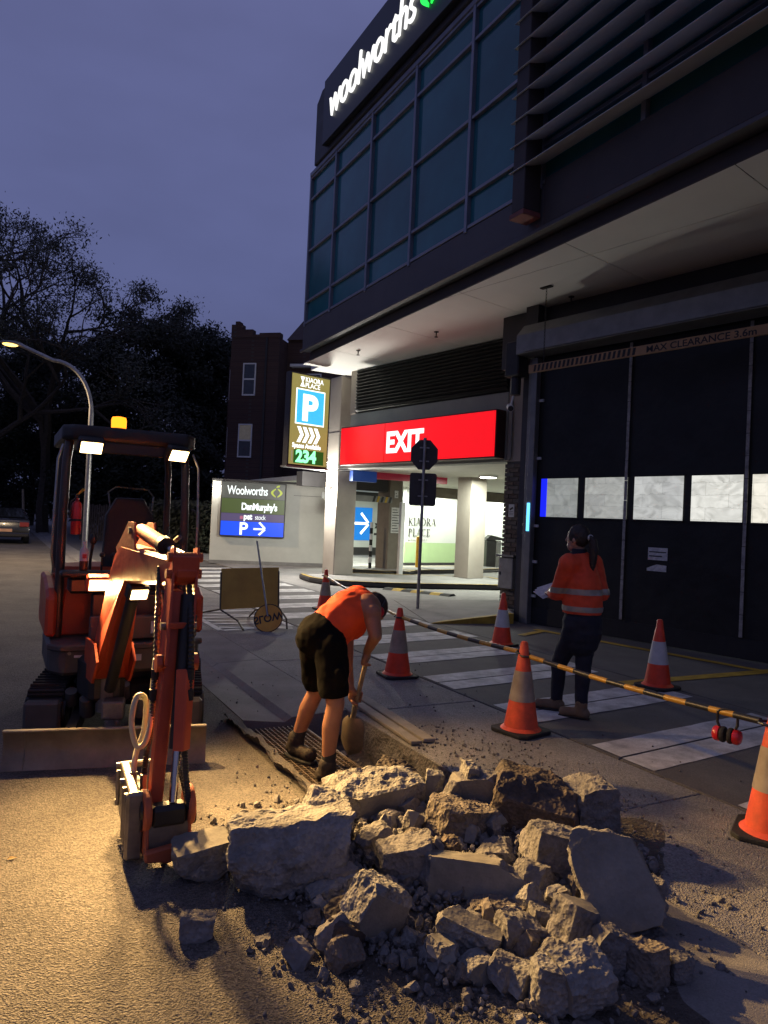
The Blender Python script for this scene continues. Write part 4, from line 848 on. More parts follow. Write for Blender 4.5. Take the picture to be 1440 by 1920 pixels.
# parked cars --------------------------------------------------------
carpaint = mat('car_paint_black', (.012, .013, .016), .25, var=.1, coat=1); carblue = mat('car_paint_slate', (.05, .06, .09), .3, var=.1, coat=1); cglass = mat('car_glass', (.01, .012, .015), .06); chrome = mat('chrome', (.5, .5, .5), .2, 1)
tail = glow('tail_red', (.4, .02, .02), .06); plate_m = mat('number_plate', (.55, .30, .18), .5, emit=(.6, .28, .14), es=.06)  # warm light falling on the plate is put into its colour and glow
def make_car(loc, rot, paint, lab):
    t = thing('parked_car', lab, 'car', loc, rot, 'cars parked along the street')
    prof = [(-2.2, .28), (-2.25, .62), (-2.15, .98), (-1.55, 1.04), (-.75, 1.44), (.55, 1.46), (1.25, 1.02), (2.05, .88), (2.25, .62), (2.22, .28)]
    mb = MB(); n = len(prof); ws = [.86, .9, .88, .86, .64, .64, .84, .84, .86, .84]
    vs = [(sx * ws[i], p[0], p[1]) for sx in (-1, 1) for i, p in enumerate(prof)]
    fs = [(i, (i + 1) % n, n + (i + 1) % n, n + i) for i in range(n)]; fs += [(0, 9, 8, 1), (1, 8, 7, 2), (2, 7, 6, 3), (3, 6, 5, 4)]; fs += [tuple(n + j for j in f[::-1]) for f in fs[-4:]]
    mb.add(vs, fs); mb.build('body', paint, t, world=False, bevel=.06, seg=2, fix=True, smooth=True)
    mb = MB(); mb.hexa([(-.74, -1.52, 1.07), (.74, -1.52, 1.07), (.60, -.80, 1.425), (-.60, -.80, 1.425)], [(-.74, -1.545, 1.09), (.74, -1.545, 1.09), (.60, -.825, 1.445), (-.60, -.825, 1.445)]); mb.build('rear_window', cglass, t, world=False, fix=True)
    mb = MB(); mb.hexa([(-.6, .60, 1.425), (.6, .60, 1.425), (.76, 1.2, 1.07), (-.76, 1.2, 1.07)], [(-.6, .62, 1.45), (.6, .62, 1.45), (.76, 1.225, 1.09), (-.76, 1.225, 1.09)]); mb.build('windscreen', cglass, t, world=False, fix=True)
    for sx in (-1, 1):
        mb = MB(); mb.hexa([(sx * .87, -1.35, 1.06), (sx * .87, 1.0, 1.06), (sx * .665, .45, 1.41), (sx * .665, -.7, 1.41)], [(sx * .885, -1.35, 1.07), (sx * .885, 1.0, 1.07), (sx * .68, .45, 1.42), (sx * .68, -.7, 1.42)]); mb.build('side_window', cglass, t, world=False, fix=True)
        MB().bx(sx * .86 - .0, sx * .52, -2.27, -2.18, .72, .90).build('taillight', tail, t, world=False, bevel=.01)
        for y in (-1.35, 1.38):
            wh = MB().cyl((sx * .70, y, .32), (sx * .91, y, .32), .32, n=24).build('wheel', rubber, t, world=False, smooth=True); MB().cyl((sx * .905, y, .32), (sx * .92, y, .32), .2, n=20).build('rim', chrome, wh, world=False)
    MB().bx(-.26, .26, -2.275, -2.25, .50, .62).build('number_plate', plate_m, t, world=False); MB().bx(-.88, .88, -2.31, -2.2, .30, .46).build('bumper', paint, t, world=False, bevel=.03); MB().bx(-.5, .5, -2.275, -2.255, .93, .95).build('boot_trim', chrome, t, world=False)
make_car((.22, 35.0, 0), 0, carpaint, 'black sedan parked at the left kerb seen from behind'); make_car((-.9, 47, 0), 0, carblue, 'slate blue car parked farther up the street'); make_car((.2, 55, 0), 0, carpaint, 'dark car farthest up the street, mostly hidden')
gp = thing('bollard_post', 'slim pale wooden post leaning beside the parked cars', 'post', gpos(44, 40)); a = at(47, 956, 40); MB().cyl((a.x, a.y, 0), at(43, 917, 40), .08, .06, n=8).build('shaft', mat('pale_timber', (.3, .24, .16), .8), gp)
# ================================================================== MINI EXCAVATOR
ox = mat('excavator_orange', (.42, .055, .018), .45, col2=(.56, .085, .025), vs=5, detail=9, bump=.12, bs=30, dist=.01, rvar=.15)
oxd = mat('excavator_orange_dusty', (.36, .09, .04), .7, col2=(.50, .12, .05), vs=6, detail=9, bump=.25, bs=40, dist=.01)
exg = mat('excavator_grey', (.05, .047, .043), .6, col2=(.09, .083, .072), vs=4, detail=8, rvar=.15)
exk = mat('excavator_black', (.018, .017, .016), .5, var=.3, rvar=.1)
steel = mat('bare_steel', (.16, .14, .12), .5, .6, col2=(.30, .27, .23), vs=7, detail=9, bump=.25, bs=35, dist=.01)
blade_m = mat('worn_blade', (.13, .11, .085), .55, .35, col2=(.24, .205, .16), vs=5, detail=10, bump=.3, bs=25, dist=.01)
rod = mat('chrome_rod', (.6, .58, .55), .12, 1.0, var=.05)
hose_k = mat('hose_black', (.02, .019, .018), .5, var=.2); hose_y = mat('hose_cream', (.46, .42, .28), .55, col2=(.56, .52, .36), vs=20)
bolt_m = mat('bolt_steel', (.22, .2, .18), .45, .7)
lamp_on = glow('work_lamp', (1, .66, .28), 9)
exv = thing('mini_excavator', 'orange mini excavator with canopy, blade and lit work lamps on the road', 'excavator', (.93, 5.95, 0))
UC = Matrix.Translation((.93, 5.95, 0)) @ rotm('Z', -12.7)
random.seed(11)
# tracks
pad_me = None
for sx in (-1, 1):
    mb = MB(); X = sx * .46
    L2, R_ = .58, .17
    loop = []
    n = 18
    prof = [(-L2 - R_ * math.sin(a), R_ + .02 - R_ * math.cos(a) * -1) for a in [0]]
    pts = [( -L2 - (R_ - .03) * math.sin(a), .185 + (R_ - .03) * math.cos(a)) for a in [math.pi * i / 10 for i in range(11)]] + [(L2 + (R_ - .03) * math.sin(a), .185 - (R_ - .03) * math.cos(a)) for a in [math.pi * i / 10 for i in range(11)]]
    mb.prism(pts, X - .105, X + .105, UC @ Matrix(((0, 0, 1, 0), (1, 0, 0, 0), (0, 1, 0, 0), (0, 0, 0, 1))))
    tr = mb.build('track', rubber, exv, fix=True)
    per = 4 * L2 + 2 * math.pi * R_; N = 40
    for k in range(N):
        s = per * k / N
        if s < 2 * L2: y, z, a = -L2 + s, .185 + R_, 0
        elif s < 2 * L2 + math.pi * R_: th = (s - 2 * L2) / R_; y, z, a = L2 + R_ * math.sin(th), .185 + R_ * math.cos(th), -th
        elif s < 4 * L2 + math.pi * R_: y, z, a = L2 - (s - 2 * L2 - math.pi * R_), .185 - R_, math.pi
        else: th = (s - 4 * L2 - math.pi * R_) / R_; y, z, a = -L2 - R_ * math.sin(th), .185 - R_ * math.cos(th), math.pi - th
        if pad_me is None:
            q = MB(); q.box((0, 0, -.012), (.23, .052, .018)); q.box((0, 0, .006), (.225, .02, .022)); pad_me = q.mesh('track_pad', rubber)
        o = bpy.data.objects.new('track_pad', pad_me); COL.objects.link(o); o.parent = tr; o.matrix_local = wm(tr).inverted() @ UC @ Matrix.Translation((X, y, z)) @ Matrix.Rotation(a, 4, 'X')
    for y, r in ((-.58, .12), (.58, .13), (-.3, .06), (0, .06), (.3, .06)):
        MB().cyl(UC @ Vector((X - .13, y, .185 if abs(y) > .5 else .08)), UC @ Vector((X + .13, y, .185 if abs(y) > .5 else .08)), r, n=16).build('track_wheel', exk, tr)
    MB().bx(X - .09, X + .09, -.45, .45, .12, .26, UC).build('track_frame', exg, exv, bevel=.02)
    MB().bx(X - .115, X + .115, -.80, -.72, .06, .30, UC @ Matrix.Translation((0, .0, 0))).build('track_guard', exg, exv, bevel=.02)
MB().bx(-.36, .36, -.32, .32, .14, .34, UC).build('undercarriage', exk, exv, bevel=.04)
MB().cyl((.93, 5.95, .34), (.93, 5.95, .43), .28, n=28).build('slew_ring', exk, exv)
# blade: curved mouldboard with a bolted-on end piece, and its arms
def blade_piece(x0, x1):
    mb = MB(); pr = []
    for i in range(9): t_ = i / 8; pr.append((-1.245 + .045 * math.sin(math.pi * t_) - .02 * (1 - t_), .004 + .232 * t_))
    bk = [(y + .022, z) for y, z in pr[::-1]]
    mb.prism(pr + bk, x0, x1, UC @ Matrix(((0, 0, 1, 0), (1, 0, 0, 0), (0, 1, 0, 0), (0, 0, 0, 1)))); return mb.build('blade', blade_m, exv, fix=True, smooth=True)
blade_piece(-.595, -.475); blade_piece(-.472, .595)
MB().bx(-.595, .595, -1.262, -1.225, .232, .246, UC).build('blade_lip', steel, exv, bevel=.004)
for x in (-.25, .25): MB().hexa([UC @ Vector(p) for p in ((x - .03, -1.2, .05), (x + .03, -1.2, .05), (x + .03, -.3, .12), (x - .03, -.3, .12))], [UC @ Vector(p) for p in ((x - .03, -1.2, .16), (x + .03, -1.2, .16), (x + .03, -.3, .24), (x - .03, -.3, .24))]).build('blade_arm', exk, exv, fix=True)
MB().cyl(UC @ Vector((0, -1.2, .15)), UC @ Vector((0, -.5, .28)), .035, n=14).build('blade_cylinder', exg, exv)
mb = MB(); mb.bx(-.07, .07, -1.0, -.86, .22, .34, UC); mb.bx(-.05, .05, -1.0, -.9, .1, .22, UC); mb.build('valve_block', steel, exv, bevel=.012)
for k, (x, y, z, r, h) in enumerate(((-.18, -.75, .2, .05, .12), (.16, -.8, .2, .045, .14), (-.3, -.62, .24, .04, .1), (.05, -.7, .3, .035, .1), (.28, -.7, .26, .05, .09))):
    MB().cyl(UC @ Vector((x, y, z)), UC @ Vector((x, y - .05, z + h)), r, n=12).build('fitting', (exg, steel)[k % 2], exv, smooth=True)
# upper body
mb = MB(); fl = [(.34, 5.55), (.42, 5.42), (1.28, 5.42), (1.40, 5.55), (1.46, 6.2), (1.40, 6.75), (1.15, 7.02), (.70, 7.02), (.42, 6.75), (.34, 6.2)]
mb.prism(fl, .43, .63); mb.build('platform', exg, exv, bevel=.025, fix=True)
mb = MB(); mb.prism([(.33, 5.52), (.41, 5.405), (1.30, 5.405), (1.42, 5.53), (1.40, 5.56), (.36, 5.56)], .60, .642); mb.build('platform_rim', exg, exv, bevel=.008, fix=True)
mb = MB(); mb.prism([(.40, 6.30), (1.42, 6.30), (1.40, 6.76), (1.15, 7.0), (.70, 7.0), (.42, 6.76)], .632, 1.12); mb.build('engine_cover', ox, exv, bevel=.06, fix=True)
for (x0, x1) in ((.325, .40), (1.40, 1.47)):
    mb = MB(); mb.prism([(5.74, .65), (6.62, .65), (6.62, 1.06), (6.2, 1.06), (5.84, 1.0), (5.74, .94)], x0, x1, Matrix(((0, 0, 1, 0), (1, 0, 0, 0), (0, 1, 0, 0), (0, 0, 0, 1)))); mb.build('side_panel', ox, exv, bevel=.02, fix=True)
mb = MB(); mb.prism([(.42, .64), (.66, .64), (.68, .98), (.46, 1.0)], 5.86, 5.90, XZ); mb.build('inner_panel', ox, exv, bevel=.012, fix=True)
MB().bx(.62, 1.34, 5.62, 5.68, .64, .98).build('front_shroud', exk, exv, bevel=.015)
MB().bx(.60, 1.36, 5.48, 5.53, .66, .83).build('front_plate', exg, exv, bevel=.01)
MB().bx(.40, 1.30, 5.55, 5.72, 1.10, 1.145).build('dash_shelf', exk, exv, bevel=.015)
MB().bx(.46, .86, 5.60, 5.75, .98, 1.10).build('dash_box', exk, exv, bevel=.02)
for (x0, x1, z0, z1, y) in ((1.02, 1.13, .70, .79, 5.474), (.72, .80, .50, .55, 5.40), (.805, .95, .52, .565, 5.40), (.82, .90, .575, .61, 5.40), (.50, .58, .56, .575, 5.40)): MB().bx(x0, x1, y - .004, y, z0, z1).build('sticker', paper, exv)
for x in (.47, .60, .86, 1.1): MB().cyl((x, 5.405, .59), (x, 5.395, .59), .012, n=8).build('bolt', bolt_m, exv)
# seat and levers
st = mat('seat_vinyl', (.02, .02, .02), .55, bump=.15, bs=40)
MB().bx(.74, 1.18, 6.02, 6.42, .95, 1.06).build('seat', st, exv, bevel=.04, seg=2)
mb = MB(); mb.prism([(.76, 1.04), (1.18, 1.04), (1.16, 1.55), (1.08, 1.70), (.86, 1.70), (.78, 1.55)], 6.36, 6.45, XZ); mb.build('seat_back', st, exv, bevel=.03, seg=2, fix=True)
MB().bx(.70, 1.22, 6.0, 6.4, .64, .95).build('seat_box', exk, exv)
mb = MB(); mb.tube([(.82, 6.44, 1.62), (.80, 6.44, 1.74), (.86, 6.44, 1.79), (1.12, 6.44, 1.78), (1.17, 6.44, 1.72), (1.16, 6.44, 1.60)], .008, 6); mb.build('seat_hoop', galv, exv)
for x in (.62, 1.28):
    MB().tube([(x, 5.85, 1.05), (x, 5.83, 1.22), (x + .01, 5.80, 1.34)], .011, 8).build('control_lever', exk, exv); MB().ball((x + .01, 5.79, 1.37), (.028, .028, .045), 10, 7).build('lever_knob', exk, exv)
for x in (.55, .68, .76): MB().tube([(x, 5.66, 1.14), (x, 5.64, 1.24)], .008, 6).build('control_lever', exk, exv); MB().ball((x, 5.64, 1.26), .02, 10, 7).build('lever_knob', exk, exv)
# canopy
cpost = mat('canopy_post', (.05, .045, .04), .38, .3, var=.15)
PTS = dict(fl=(.415, 5.84), fr=(1.30, 5.80), rl=(.44, 6.72), rr=(1.34, 6.70))
for k, (x, y) in PTS.items():
    z0 = .64 if k[0] == 'f' else 1.0
    mb = MB(); dx = .03 if k[1] == 'l' else -.03
    mb.tube([(x, y, z0), (x, y, 1.5), (x + dx * .3, y + (.02 if k[0] == 'f' else -.02), 1.95), (x + dx, y + (.05 if k[0] == 'f' else -.05), 2.12)], .032 if k[0] == 'f' else .028, 12); mb.build('canopy_post', cpost, exv, smooth=True)
mb = MB(); c = [(.38, 5.84), (.46, 5.74), (1.28, 5.72), (1.36, 5.82), (1.40, 6.72), (1.30, 6.84), (.46, 6.86), (.38, 6.74)]
mb.prism(c, 2.10, 2.215); rfp = mb.build('canopy_roof', exk, exv, bevel=.035, seg=3, fix=True, smooth=True)
MB().bx(.50, 1.26, 5.735, 5.76, 2.015, 2.10).build('visor', exk, rfp, bevel=.008)
for x in (.39, 1.335):
    s = -1 if x < 1 else 1
    MB().tube([(x + s * .0, 5.78, 2.06), (x + s * .035, 5.72, 1.95), (x + s * .045, 5.70, 1.5), (x + s * .045, 5.71, 1.25), (x + s * .02, 5.78, 1.12)], .009, 8).build('grab_rail', galv, exv, smooth=True)
MB().tube([(1.345, 5.78, 1.62), (1.40, 5.76, 1.60), (1.40, 5.76, 1.26), (1.345, 5.78, 1.24)], .012, 8).build('grab_rail', exk, exv, smooth=True)
# amber beacon
MB().lathe([(.065, 2.21), (.065, 2.235), (.05, 2.24)], 20, Matrix.Translation((.80, 6.02, 0))).build('beacon_base', exk, rfp)
MB().lathe([(.056, 2.24), (.058, 2.30), (.052, 2.325), (.03, 2.33)], 20, Matrix.Translation((.80, 6.02, 0))).build('beacon_lens', glow('beacon_amber', (1, .26, .01), 3.0), rfp, smooth=True)
# lit work lamps
def work_lamp(c, d, wd, hg_, e, par, spot=95, nm='work_lamp', hous=None):
    c = Vector(c); d = Vector(d).normalized(); xx = Vector((0, 0, 1)).cross(d).normalized(); zz_ = d.cross(xx); T = basis(c, xx, zz_, d)
    h = MB().box((0, 0, -.035), (wd + .03, hg_ + .03, .07), T).build(nm, hous or exk, par, bevel=.012); MB().box((0, 0, .004), (wd, hg_, .008), T).build('lens', lamp_on, h, bevel=.003)
    lamp('work_lamp_light', 'SPOT', c + d * .03, e, (1, .60, .215), par, .045, d, spot, 1.0)
work_lamp((.575, 5.70, 2.045), (0.10, -1, -.66), .150, .090, 1300, exv, 82)
work_lamp((1.205, 5.68, 2.035), (0.40, -1, -.66), .150, .090, 480, exv, 92)
work_lamp((.615, 5.22, 1.08), (.045, -1, -.43), .12, .08, 330, exv, 80, 'dash_lamp', ox)
# swing post and boom
mb = MB(); mb.prism([(.52, 5.42), (.58, 5.12), (.80, 5.12), (.86, 5.42)], .30, .58); mb.build('swing_bracket', exk, exv, bevel=.03, fix=True)
MB().cyl((.69, 5.17, .24), (.69, 5.17, .66), .065, n=18).build('swing_pin', steel, exv)
bx_ = lambda y: .69 + (5.15 - y) * .078
bp = [(5.25, .50), (5.06, .47), (4.98, .60), (4.66, 1.06), (4.52, 1.16), (3.56, 1.245), (3.52, 1.30), (3.56, 1.375), (4.40, 1.385), (4.66, 1.39), (4.82, 1.33), (4.93, 1.20), (5.24, .66)]
def boomside(poly, half, name, m, par, x_of=bx_, bevel=.018):
    mb = MB(); n = len(poly); hf = half if callable(half) else (lambda y, z: half)
    mb.add([(x_of(y) + s * hf(y, z), y, z) for s in (-1, 1) for y, z in poly], [tuple(range(n)), tuple(range(2 * n - 1, n - 1, -1))] + [(i, n + i, n + (i + 1) % n, (i + 1) % n) for i in range(n)])
    return mb.build(name, m, par, bevel=bevel, fix=True)
work_lamp((.755, 4.46, 1.10), (.22, -1, -.52), .10, .065, 430, exv, 112, 'boom_lamp')
boom = boomside(bp, lambda y, z: .115 if z < .55 else (.075 if z < .7 else .062), 'boom', ox, exv)
for s in (-1, 1):
    boomside([(4.80, 1.36), (4.72, 1.40), (4.50, 1.53), (4.36, 1.53), (4.32, 1.36), (4.4, 1.30), (4.7, 1.28)], .006, 'boom_bracket', oxd, boom, lambda y: bx_(y) + s * .055, bevel=0)
    boomside([(5.02, .46), (4.9, .62), (5.0, .72), (5.28, .72), (5.3, .46)], .008, 'boom_foot_plate', ox, boom, lambda y: bx_(y) + s * .115, bevel=0)
MB().cyl((bx_(4.43) - .075, 4.43, 1.48), (bx_(4.43) + .075, 4.43, 1.48), .02, n=12).build('pin', steel, boom)
c0, c1, c2 = Vector((bx_(4.43), 4.43, 1.48)), Vector((bx_(3.9), 3.93, 1.415)), Vector((.812, 3.60, 1.385))
MB().cyl(c0, c1, .042, n=20).build('arm_cylinder', oxd, exv, smooth=True); MB().cyl(c0.lerp(c1, .93), c1 + (c1 - c0).normalized() * .02, .05, n=20).build('cylinder_gland', exk, exv, smooth=True); MB().cyl(c1, c2, .02, n=14).build('cylinder_rod', rod, exv, smooth=True)
MB().cyl(Vector((.69, 5.0, .42)), Vector((bx_(4.55) , 4.58, 1.06)), .036, n=16).build('boom_cylinder', exk, exv, smooth=True)
# dipper arm: two cheek plates above, box section below
AX = lambda z: .727 + (z - .27) * .078
AY = lambda z: 3.46 + (z - .27) * .135
def armsec(prof, x0, x1, name, m, par, bevel=.006):      # prof in (dy,z)
    mb = MB(); n = len(prof)
    mb.add([(AX(z) + x, AY(z) + dy, z) for x in (x0, x1) for dy, z in prof], [tuple(range(n)), tuple(range(2 * n - 1, n - 1, -1))] + [(i, n + i, n + (i + 1) % n, (i + 1) % n) for i in range(n)])
    return mb.build(name, m, par, bevel=bevel, fix=True)
arm = armsec([(-.035, .22), (.035, .22), (.06, .9), (.055, 1.22), (-.05, 1.22), (-.05, .9)], -.055, .005, 'arm', ox, exv)
for x in (-.062, .052): armsec([(-.10, .88), (-.02, .84), (.06, .90), (.07, 1.25), (.03, 1.42), (-.05, 1.43), (-.08, 1.2)], x, x + .012, 'arm_cheek', ox, arm, 0)
for z in (1.38, 1.30, 1.05, .90): MB().cyl((AX(z) - .085, AY(z) - .03, z), (AX(z) + .085, AY(z) - .03, z), .024 if z > 1.2 else .018, n=12).build('pin', oxd if z > 1.2 else steel, arm)
MB().box((AX(1.36), AY(1.36) - .065, 1.345), (.13, .02, .085)).build('arm_top_plate', ox, arm, bevel=.006); MB().box((AX(1.06), AY(1.06) - .085, 1.06), (.12, .012, .03)).build('arm_cross_plate', ox, arm, bevel=.004)
for s in (-1, 1): MB().lathe([(.042, -.012), (.042, .012)], 16, Matrix.Translation((AX(.9) + s * .085, AY(.9) - .06, .885)) @ rotm('Y', 90)).build('hose_clamp', ox, arm)
# bucket cylinder with its guard
b0, b1, b2 = Vector((AX(1.2) + .03, AY(1.2) - .05, 1.2)), Vector((AX(.50) + .035, AY(.5) - .085, .50)), Vector((AX(.28) + .035, AY(.28) - .10, .27))
MB().cyl(b0, b1, .036, n=18).build('bucket_cylinder', exk, exv, smooth=True); MB().cyl(b1, b2, .019, n=14).build('cylinder_rod', rod, exv, smooth=True)
gd = MB(); g0, g1 = Vector((AX(.86) + .03, AY(.86) - .115, .865)), Vector((AX(.5) + .04, AY(.5) - .135, .505))
gd.hexa([g0 + Vector((-.042, 0, 0)), g0 + Vector((0, -.022, 0)), g0 + Vector((.012, -.022, 0)), g0 + Vector((.05, 0, 0))], [g1 + Vector((-.038, 0, 0)), g1 + Vector((0, -.022, 0)), g1 + Vector((.01, -.022, 0)), g1 + Vector((.044, 0, 0))]); gd.build('cylinder_guard', ox, exv, bevel=.003, fix=True)
# end linkage
LX, LY, LZ = .745, 3.40, .235
for s, w in ((-1, .095), (1, .10)):
    T = Matrix.Translation((LX + s * w, LY, LZ)) @ rotm('Y', 90)
    MB().lathe([(.085, -.016), (.092, -.008), (.092, .008), (.085, .016)], 26, T).build('link_plate', oxd, exv, smooth=True); MB().lathe([(.05, .017), (.045, .024), (.02, .028)], 18, Matrix.Translation((LX + s * (w + .002), LY, LZ)) @ rotm('Y', 90 * s)).build('link_boss', exk, exv, smooth=True)
MB().cyl((LX - .12, LY, LZ - .05), (LX + .13, LY, LZ - .05), .042, n=18).build('link_pin', exk, exv, smooth=True)
MB().box((LX, LY - .03, LZ - .02), (.17, .09, .10)).build('link_block', exk, exv, bevel=.02)
# hammer bracket and point
mb = MB(); mb.prism([(-.10, .03), (.10, .05), (.105, .12), (.09, .20), (.05, .24), (-.05, .24), (-.095, .19)], -.06, -.045, Matrix.Translation((LX - .005, LY + .0, -.005)) @ XZ); mb.build('bracket_plate', steel, exv, bevel=.005, fix=True)
for s in (-1, 1): mb = MB(); mb.prism([(-.09, .03), (.07, .05), (.08, .2), (-.05, .22)], -.008, .008, Matrix.Translation((LX + s * .095, LY, 0)) @ Matrix(((0, 0, 1, 0), (1, 0, 0, 0), (0, 1, 0, 0), (0, 0, 0, 1)))); mb.build('bracket_cheek', oxd, exv, bevel=.003, fix=True)
mb = MB(); mb.prism([(-.10, .085), (-.095, .04), (-.02, .03), (.0, .02), (.03, .035), (.09, .05), (.095, .11)], -.115, -.075, Matrix.Translation((LX - .01, LY, 0)) @ XZ); mb.build('hitch_lip', oxd, exv, bevel=.008, fix=True)
MB().hexa([Vector((LX - .025, LY - .115, .05)), Vector((LX + .02, LY - .115, .05)), Vector((LX + .02, LY - .07, .05)), Vector((LX - .025, LY - .07, .05))][::-1], [Vector((LX - .03, LY - .06, -.005)), Vector((LX - .008, LY - .06, -.005)), Vector((LX - .008, LY - .045, -.005)), Vector((LX - .03, LY - .045, -.005))][::-1]).build('point', steel, exv, fix=True)
HB = frame((.60, 3.41, 0), Vector((.97, -.24, 0)), Vector((.24, .97, 0)).normalized()) @ rotm('Z', 12)
mb = MB(); mb.prism([(0, .02), (.40, .10), (.40, .315), (.36, .34), (0, .315)], -.02, .02, HB @ Matrix(((0, 0, 1, 0), (1, 0, 0, 0), (0, 1, 0, 0), (0, 0, 0, 1)))); mb.build('hammer_side', steel, exv, bevel=.006, fix=True)
MB().bx(-.035, .045, -.022, .02, .015, .32, HB).build('hammer_front', steel, exv, bevel=.012)
MB().bx(.03, .09, .05, .40, .06, .26, HB).build('hammer_body', exk, exv, bevel=.02)
for y in (.02, .10, .34): MB().cyl(HB @ Vector((-.032, y, .08 + .06 * (y > .3))), HB @ Vector((-.032, y, .31)), .010, n=8).build('through_bolt', steel, exv)
for y, z in ((.38, .32), (.38, .14), (.02, .06), (.02, .29), (.2, .3)): MB().cyl(HB @ Vector((-.022, y, z)), HB @ Vector((-.04, y, z)), .016, n=6).build('bolt', bolt_m, exv)
MB().cyl(HB @ Vector((-.02, .37, .325)), HB @ Vector((.14, .37, .325)), .016, n=10).build('cross_tube', steel, exv)
# hoses
def hose(pts, r, m, name='hose', rib=0.0, n=48):
    P_ = [Vector(p) for p in pts]; out_ = []; k = len(P_)
    def cr(a, b, c, d, t): return .5 * ((2 * b) + (c - a) * t + (2 * a - 5 * b + 4 * c - d) * t * t + (3 * b - a - 3 * c + d) * t ** 3)
    for i in range(k - 1):
        a, b, c, d = P_[max(i - 1, 0)], P_[i], P_[i + 1], P_[min(i + 2, k - 1)]
        m_ = max(3, n // (k - 1))
        for j in range(m_): out_.append(cr(a, b, c, d, j / m_))
    out_.append(P_[-1]); rad = [r * (1 + (rib if q % 2 else -rib)) for q in range(len(out_))]
    return MB().tube(out_, r, 10, rad).build(name, m, exv, smooth=rib == 0)
hl = lambda x, y, D: at(x, y, D)
hose([hl(292, 1235, 3.5), hl(286, 1300, 3.5), hl(283, 1350, 3.48), hl(272, 1392, 3.46), hl(256, 1398, 3.46), hl(247, 1360, 3.46), hl(252, 1318, 3.47), hl(263, 1303, 3.5), hl(274, 1318, 3.55), hl(270, 1370, 3.58), hl(258, 1402, 3.55), hl(252, 1430, 3.5), hl(250, 1462, 3.48)], .0135, hose_y, n=90)
hose([hl(300, 1062, 3.7), hl(296, 1150, 3.6), hl(293, 1240, 3.52), hl(288, 1310, 3.49), hl(283, 1370, 3.49), hl(276, 1405, 3.52), hl(272, 1440, 3.5), hl(270, 1470, 3.47)], .0145, hose_k, rib=.14, n=150)
hose([hl(352, 1075, 3.6), hl(358, 1150, 3.45), hl(358, 1240, 3.4), hl(353, 1310, 3.38), hl(347, 1370, 3.37), hl(347, 1430, 3.35), hl(352, 1490, 3.32), hl(357, 1515, 3.32)], .0145, hose_k, rib=.14, n=150)
hose([hl(330, 1425, 3.45), hl(340, 1455, 3.42), hl(346, 1480, 3.4), hl(350, 1500, 3.36)], .011, hose_k, rib=.1, n=40)
hose([hl(304, 1030, 4.0), hl(312, 1100, 3.75), hl(322, 1180, 3.66), hl(318, 1240, 3.62)], .011, hose_k)
hose([hl(290, 1040, 4.3), hl(298, 1100, 4.0), hl(306, 1180, 3.7), hl(303, 1235, 3.62)], .011, oxd)
for (x, y, D) in ((292, 1262, 3.49), (356, 1262, 3.39), (288, 1300, 3.48), (355, 1300, 3.38)): p = hl(x, y, D); MB().cyl(p + Vector((0, 0, .02)), p - Vector((0, 0, .03)), .021, n=14).build('hose_sleeve', rubber, exv)
for (x, y, D) in ((250, 1455, 3.48), (270, 1460, 3.47)): p = hl(x, y, D); MB().cyl(p + Vector((0, 0, .02)), p - Vector((0, 0, .05)), .018, n=6).build('hose_fitting', bolt_m, exv)
for k in range(7): p = hl(285 + k * 7, 1015 + (k % 3) * 14, 4.2); MB().cyl(p, p + Vector((.02, -.05, .03)), .014, n=8).build('hose_fitting', bolt_m, exv)
# fire extinguisher and bottle carried on the machine
fe = thing('fire_extinguisher', 'red fire extinguisher strapped inside the left canopy post', 'fire extinguisher', (.505, 5.80, 1.40))
MB().lathe([(.034, 0), (.037, .01), (.037, .20), (.03, .235), (.014, .25), (.014, .27)], 20).build('cylinder', mat('extinguisher_red', (.6, .02, .015), .3, coat=.5), fe, world=False, smooth=True)
MB().lathe([(.0385, .10), (.0385, .115)], 20).build('strap', metal_dark, fe, world=False); MB().bx(-.012, .012, -.03, .02, .27, .295).build('valve', metal_dark, fe, world=False); mb = MB(); mb.hexa([(-.008, -.01, .295), (.008, -.01, .295), (.05, -.03, .335), (.035, -.03, .345)], [(-.008, .01, .295), (.008, .01, .295), (.05, -.015, .335), (.035, -.015, .345)]); mb.build('lever', mat('lever_yellow', (.6, .4, .05), .5), fe, world=False, fix=True)
MB().tube([(.0, -.02, .28), (-.045, -.03, .24), (-.045, -.02, .12)], .008, 6).build('hose', metal_dark, fe, world=False)
bo = thing('spray_bottle', 'plastic bottle with red and white label on the dash shelf', 'bottle', (.555, 5.63, 1.146))
MB().lathe([(.028, 0), (.03, .02), (.03, .07)], 16).build('base', mat('bottle_amber', (.12, .04, .02), .2), bo, world=False, smooth=True); MB().lathe([(.031, .07), (.031, .14), (.022, .165)], 16).build('label', mat('bottle_label', (.55, .5, .47), .5, var=.1), bo, world=False, smooth=True); MB().bx(-.014, .014, -.034, -.0305, .09, .12).build('label_mark', mat('label_red', (.5, .04, .03), .5), bo, world=False); MB().lathe([(.011, .165), (.011, .19), (.014, .19), (.014, .215)], 12).build('cap', white_plastic, bo, world=False)
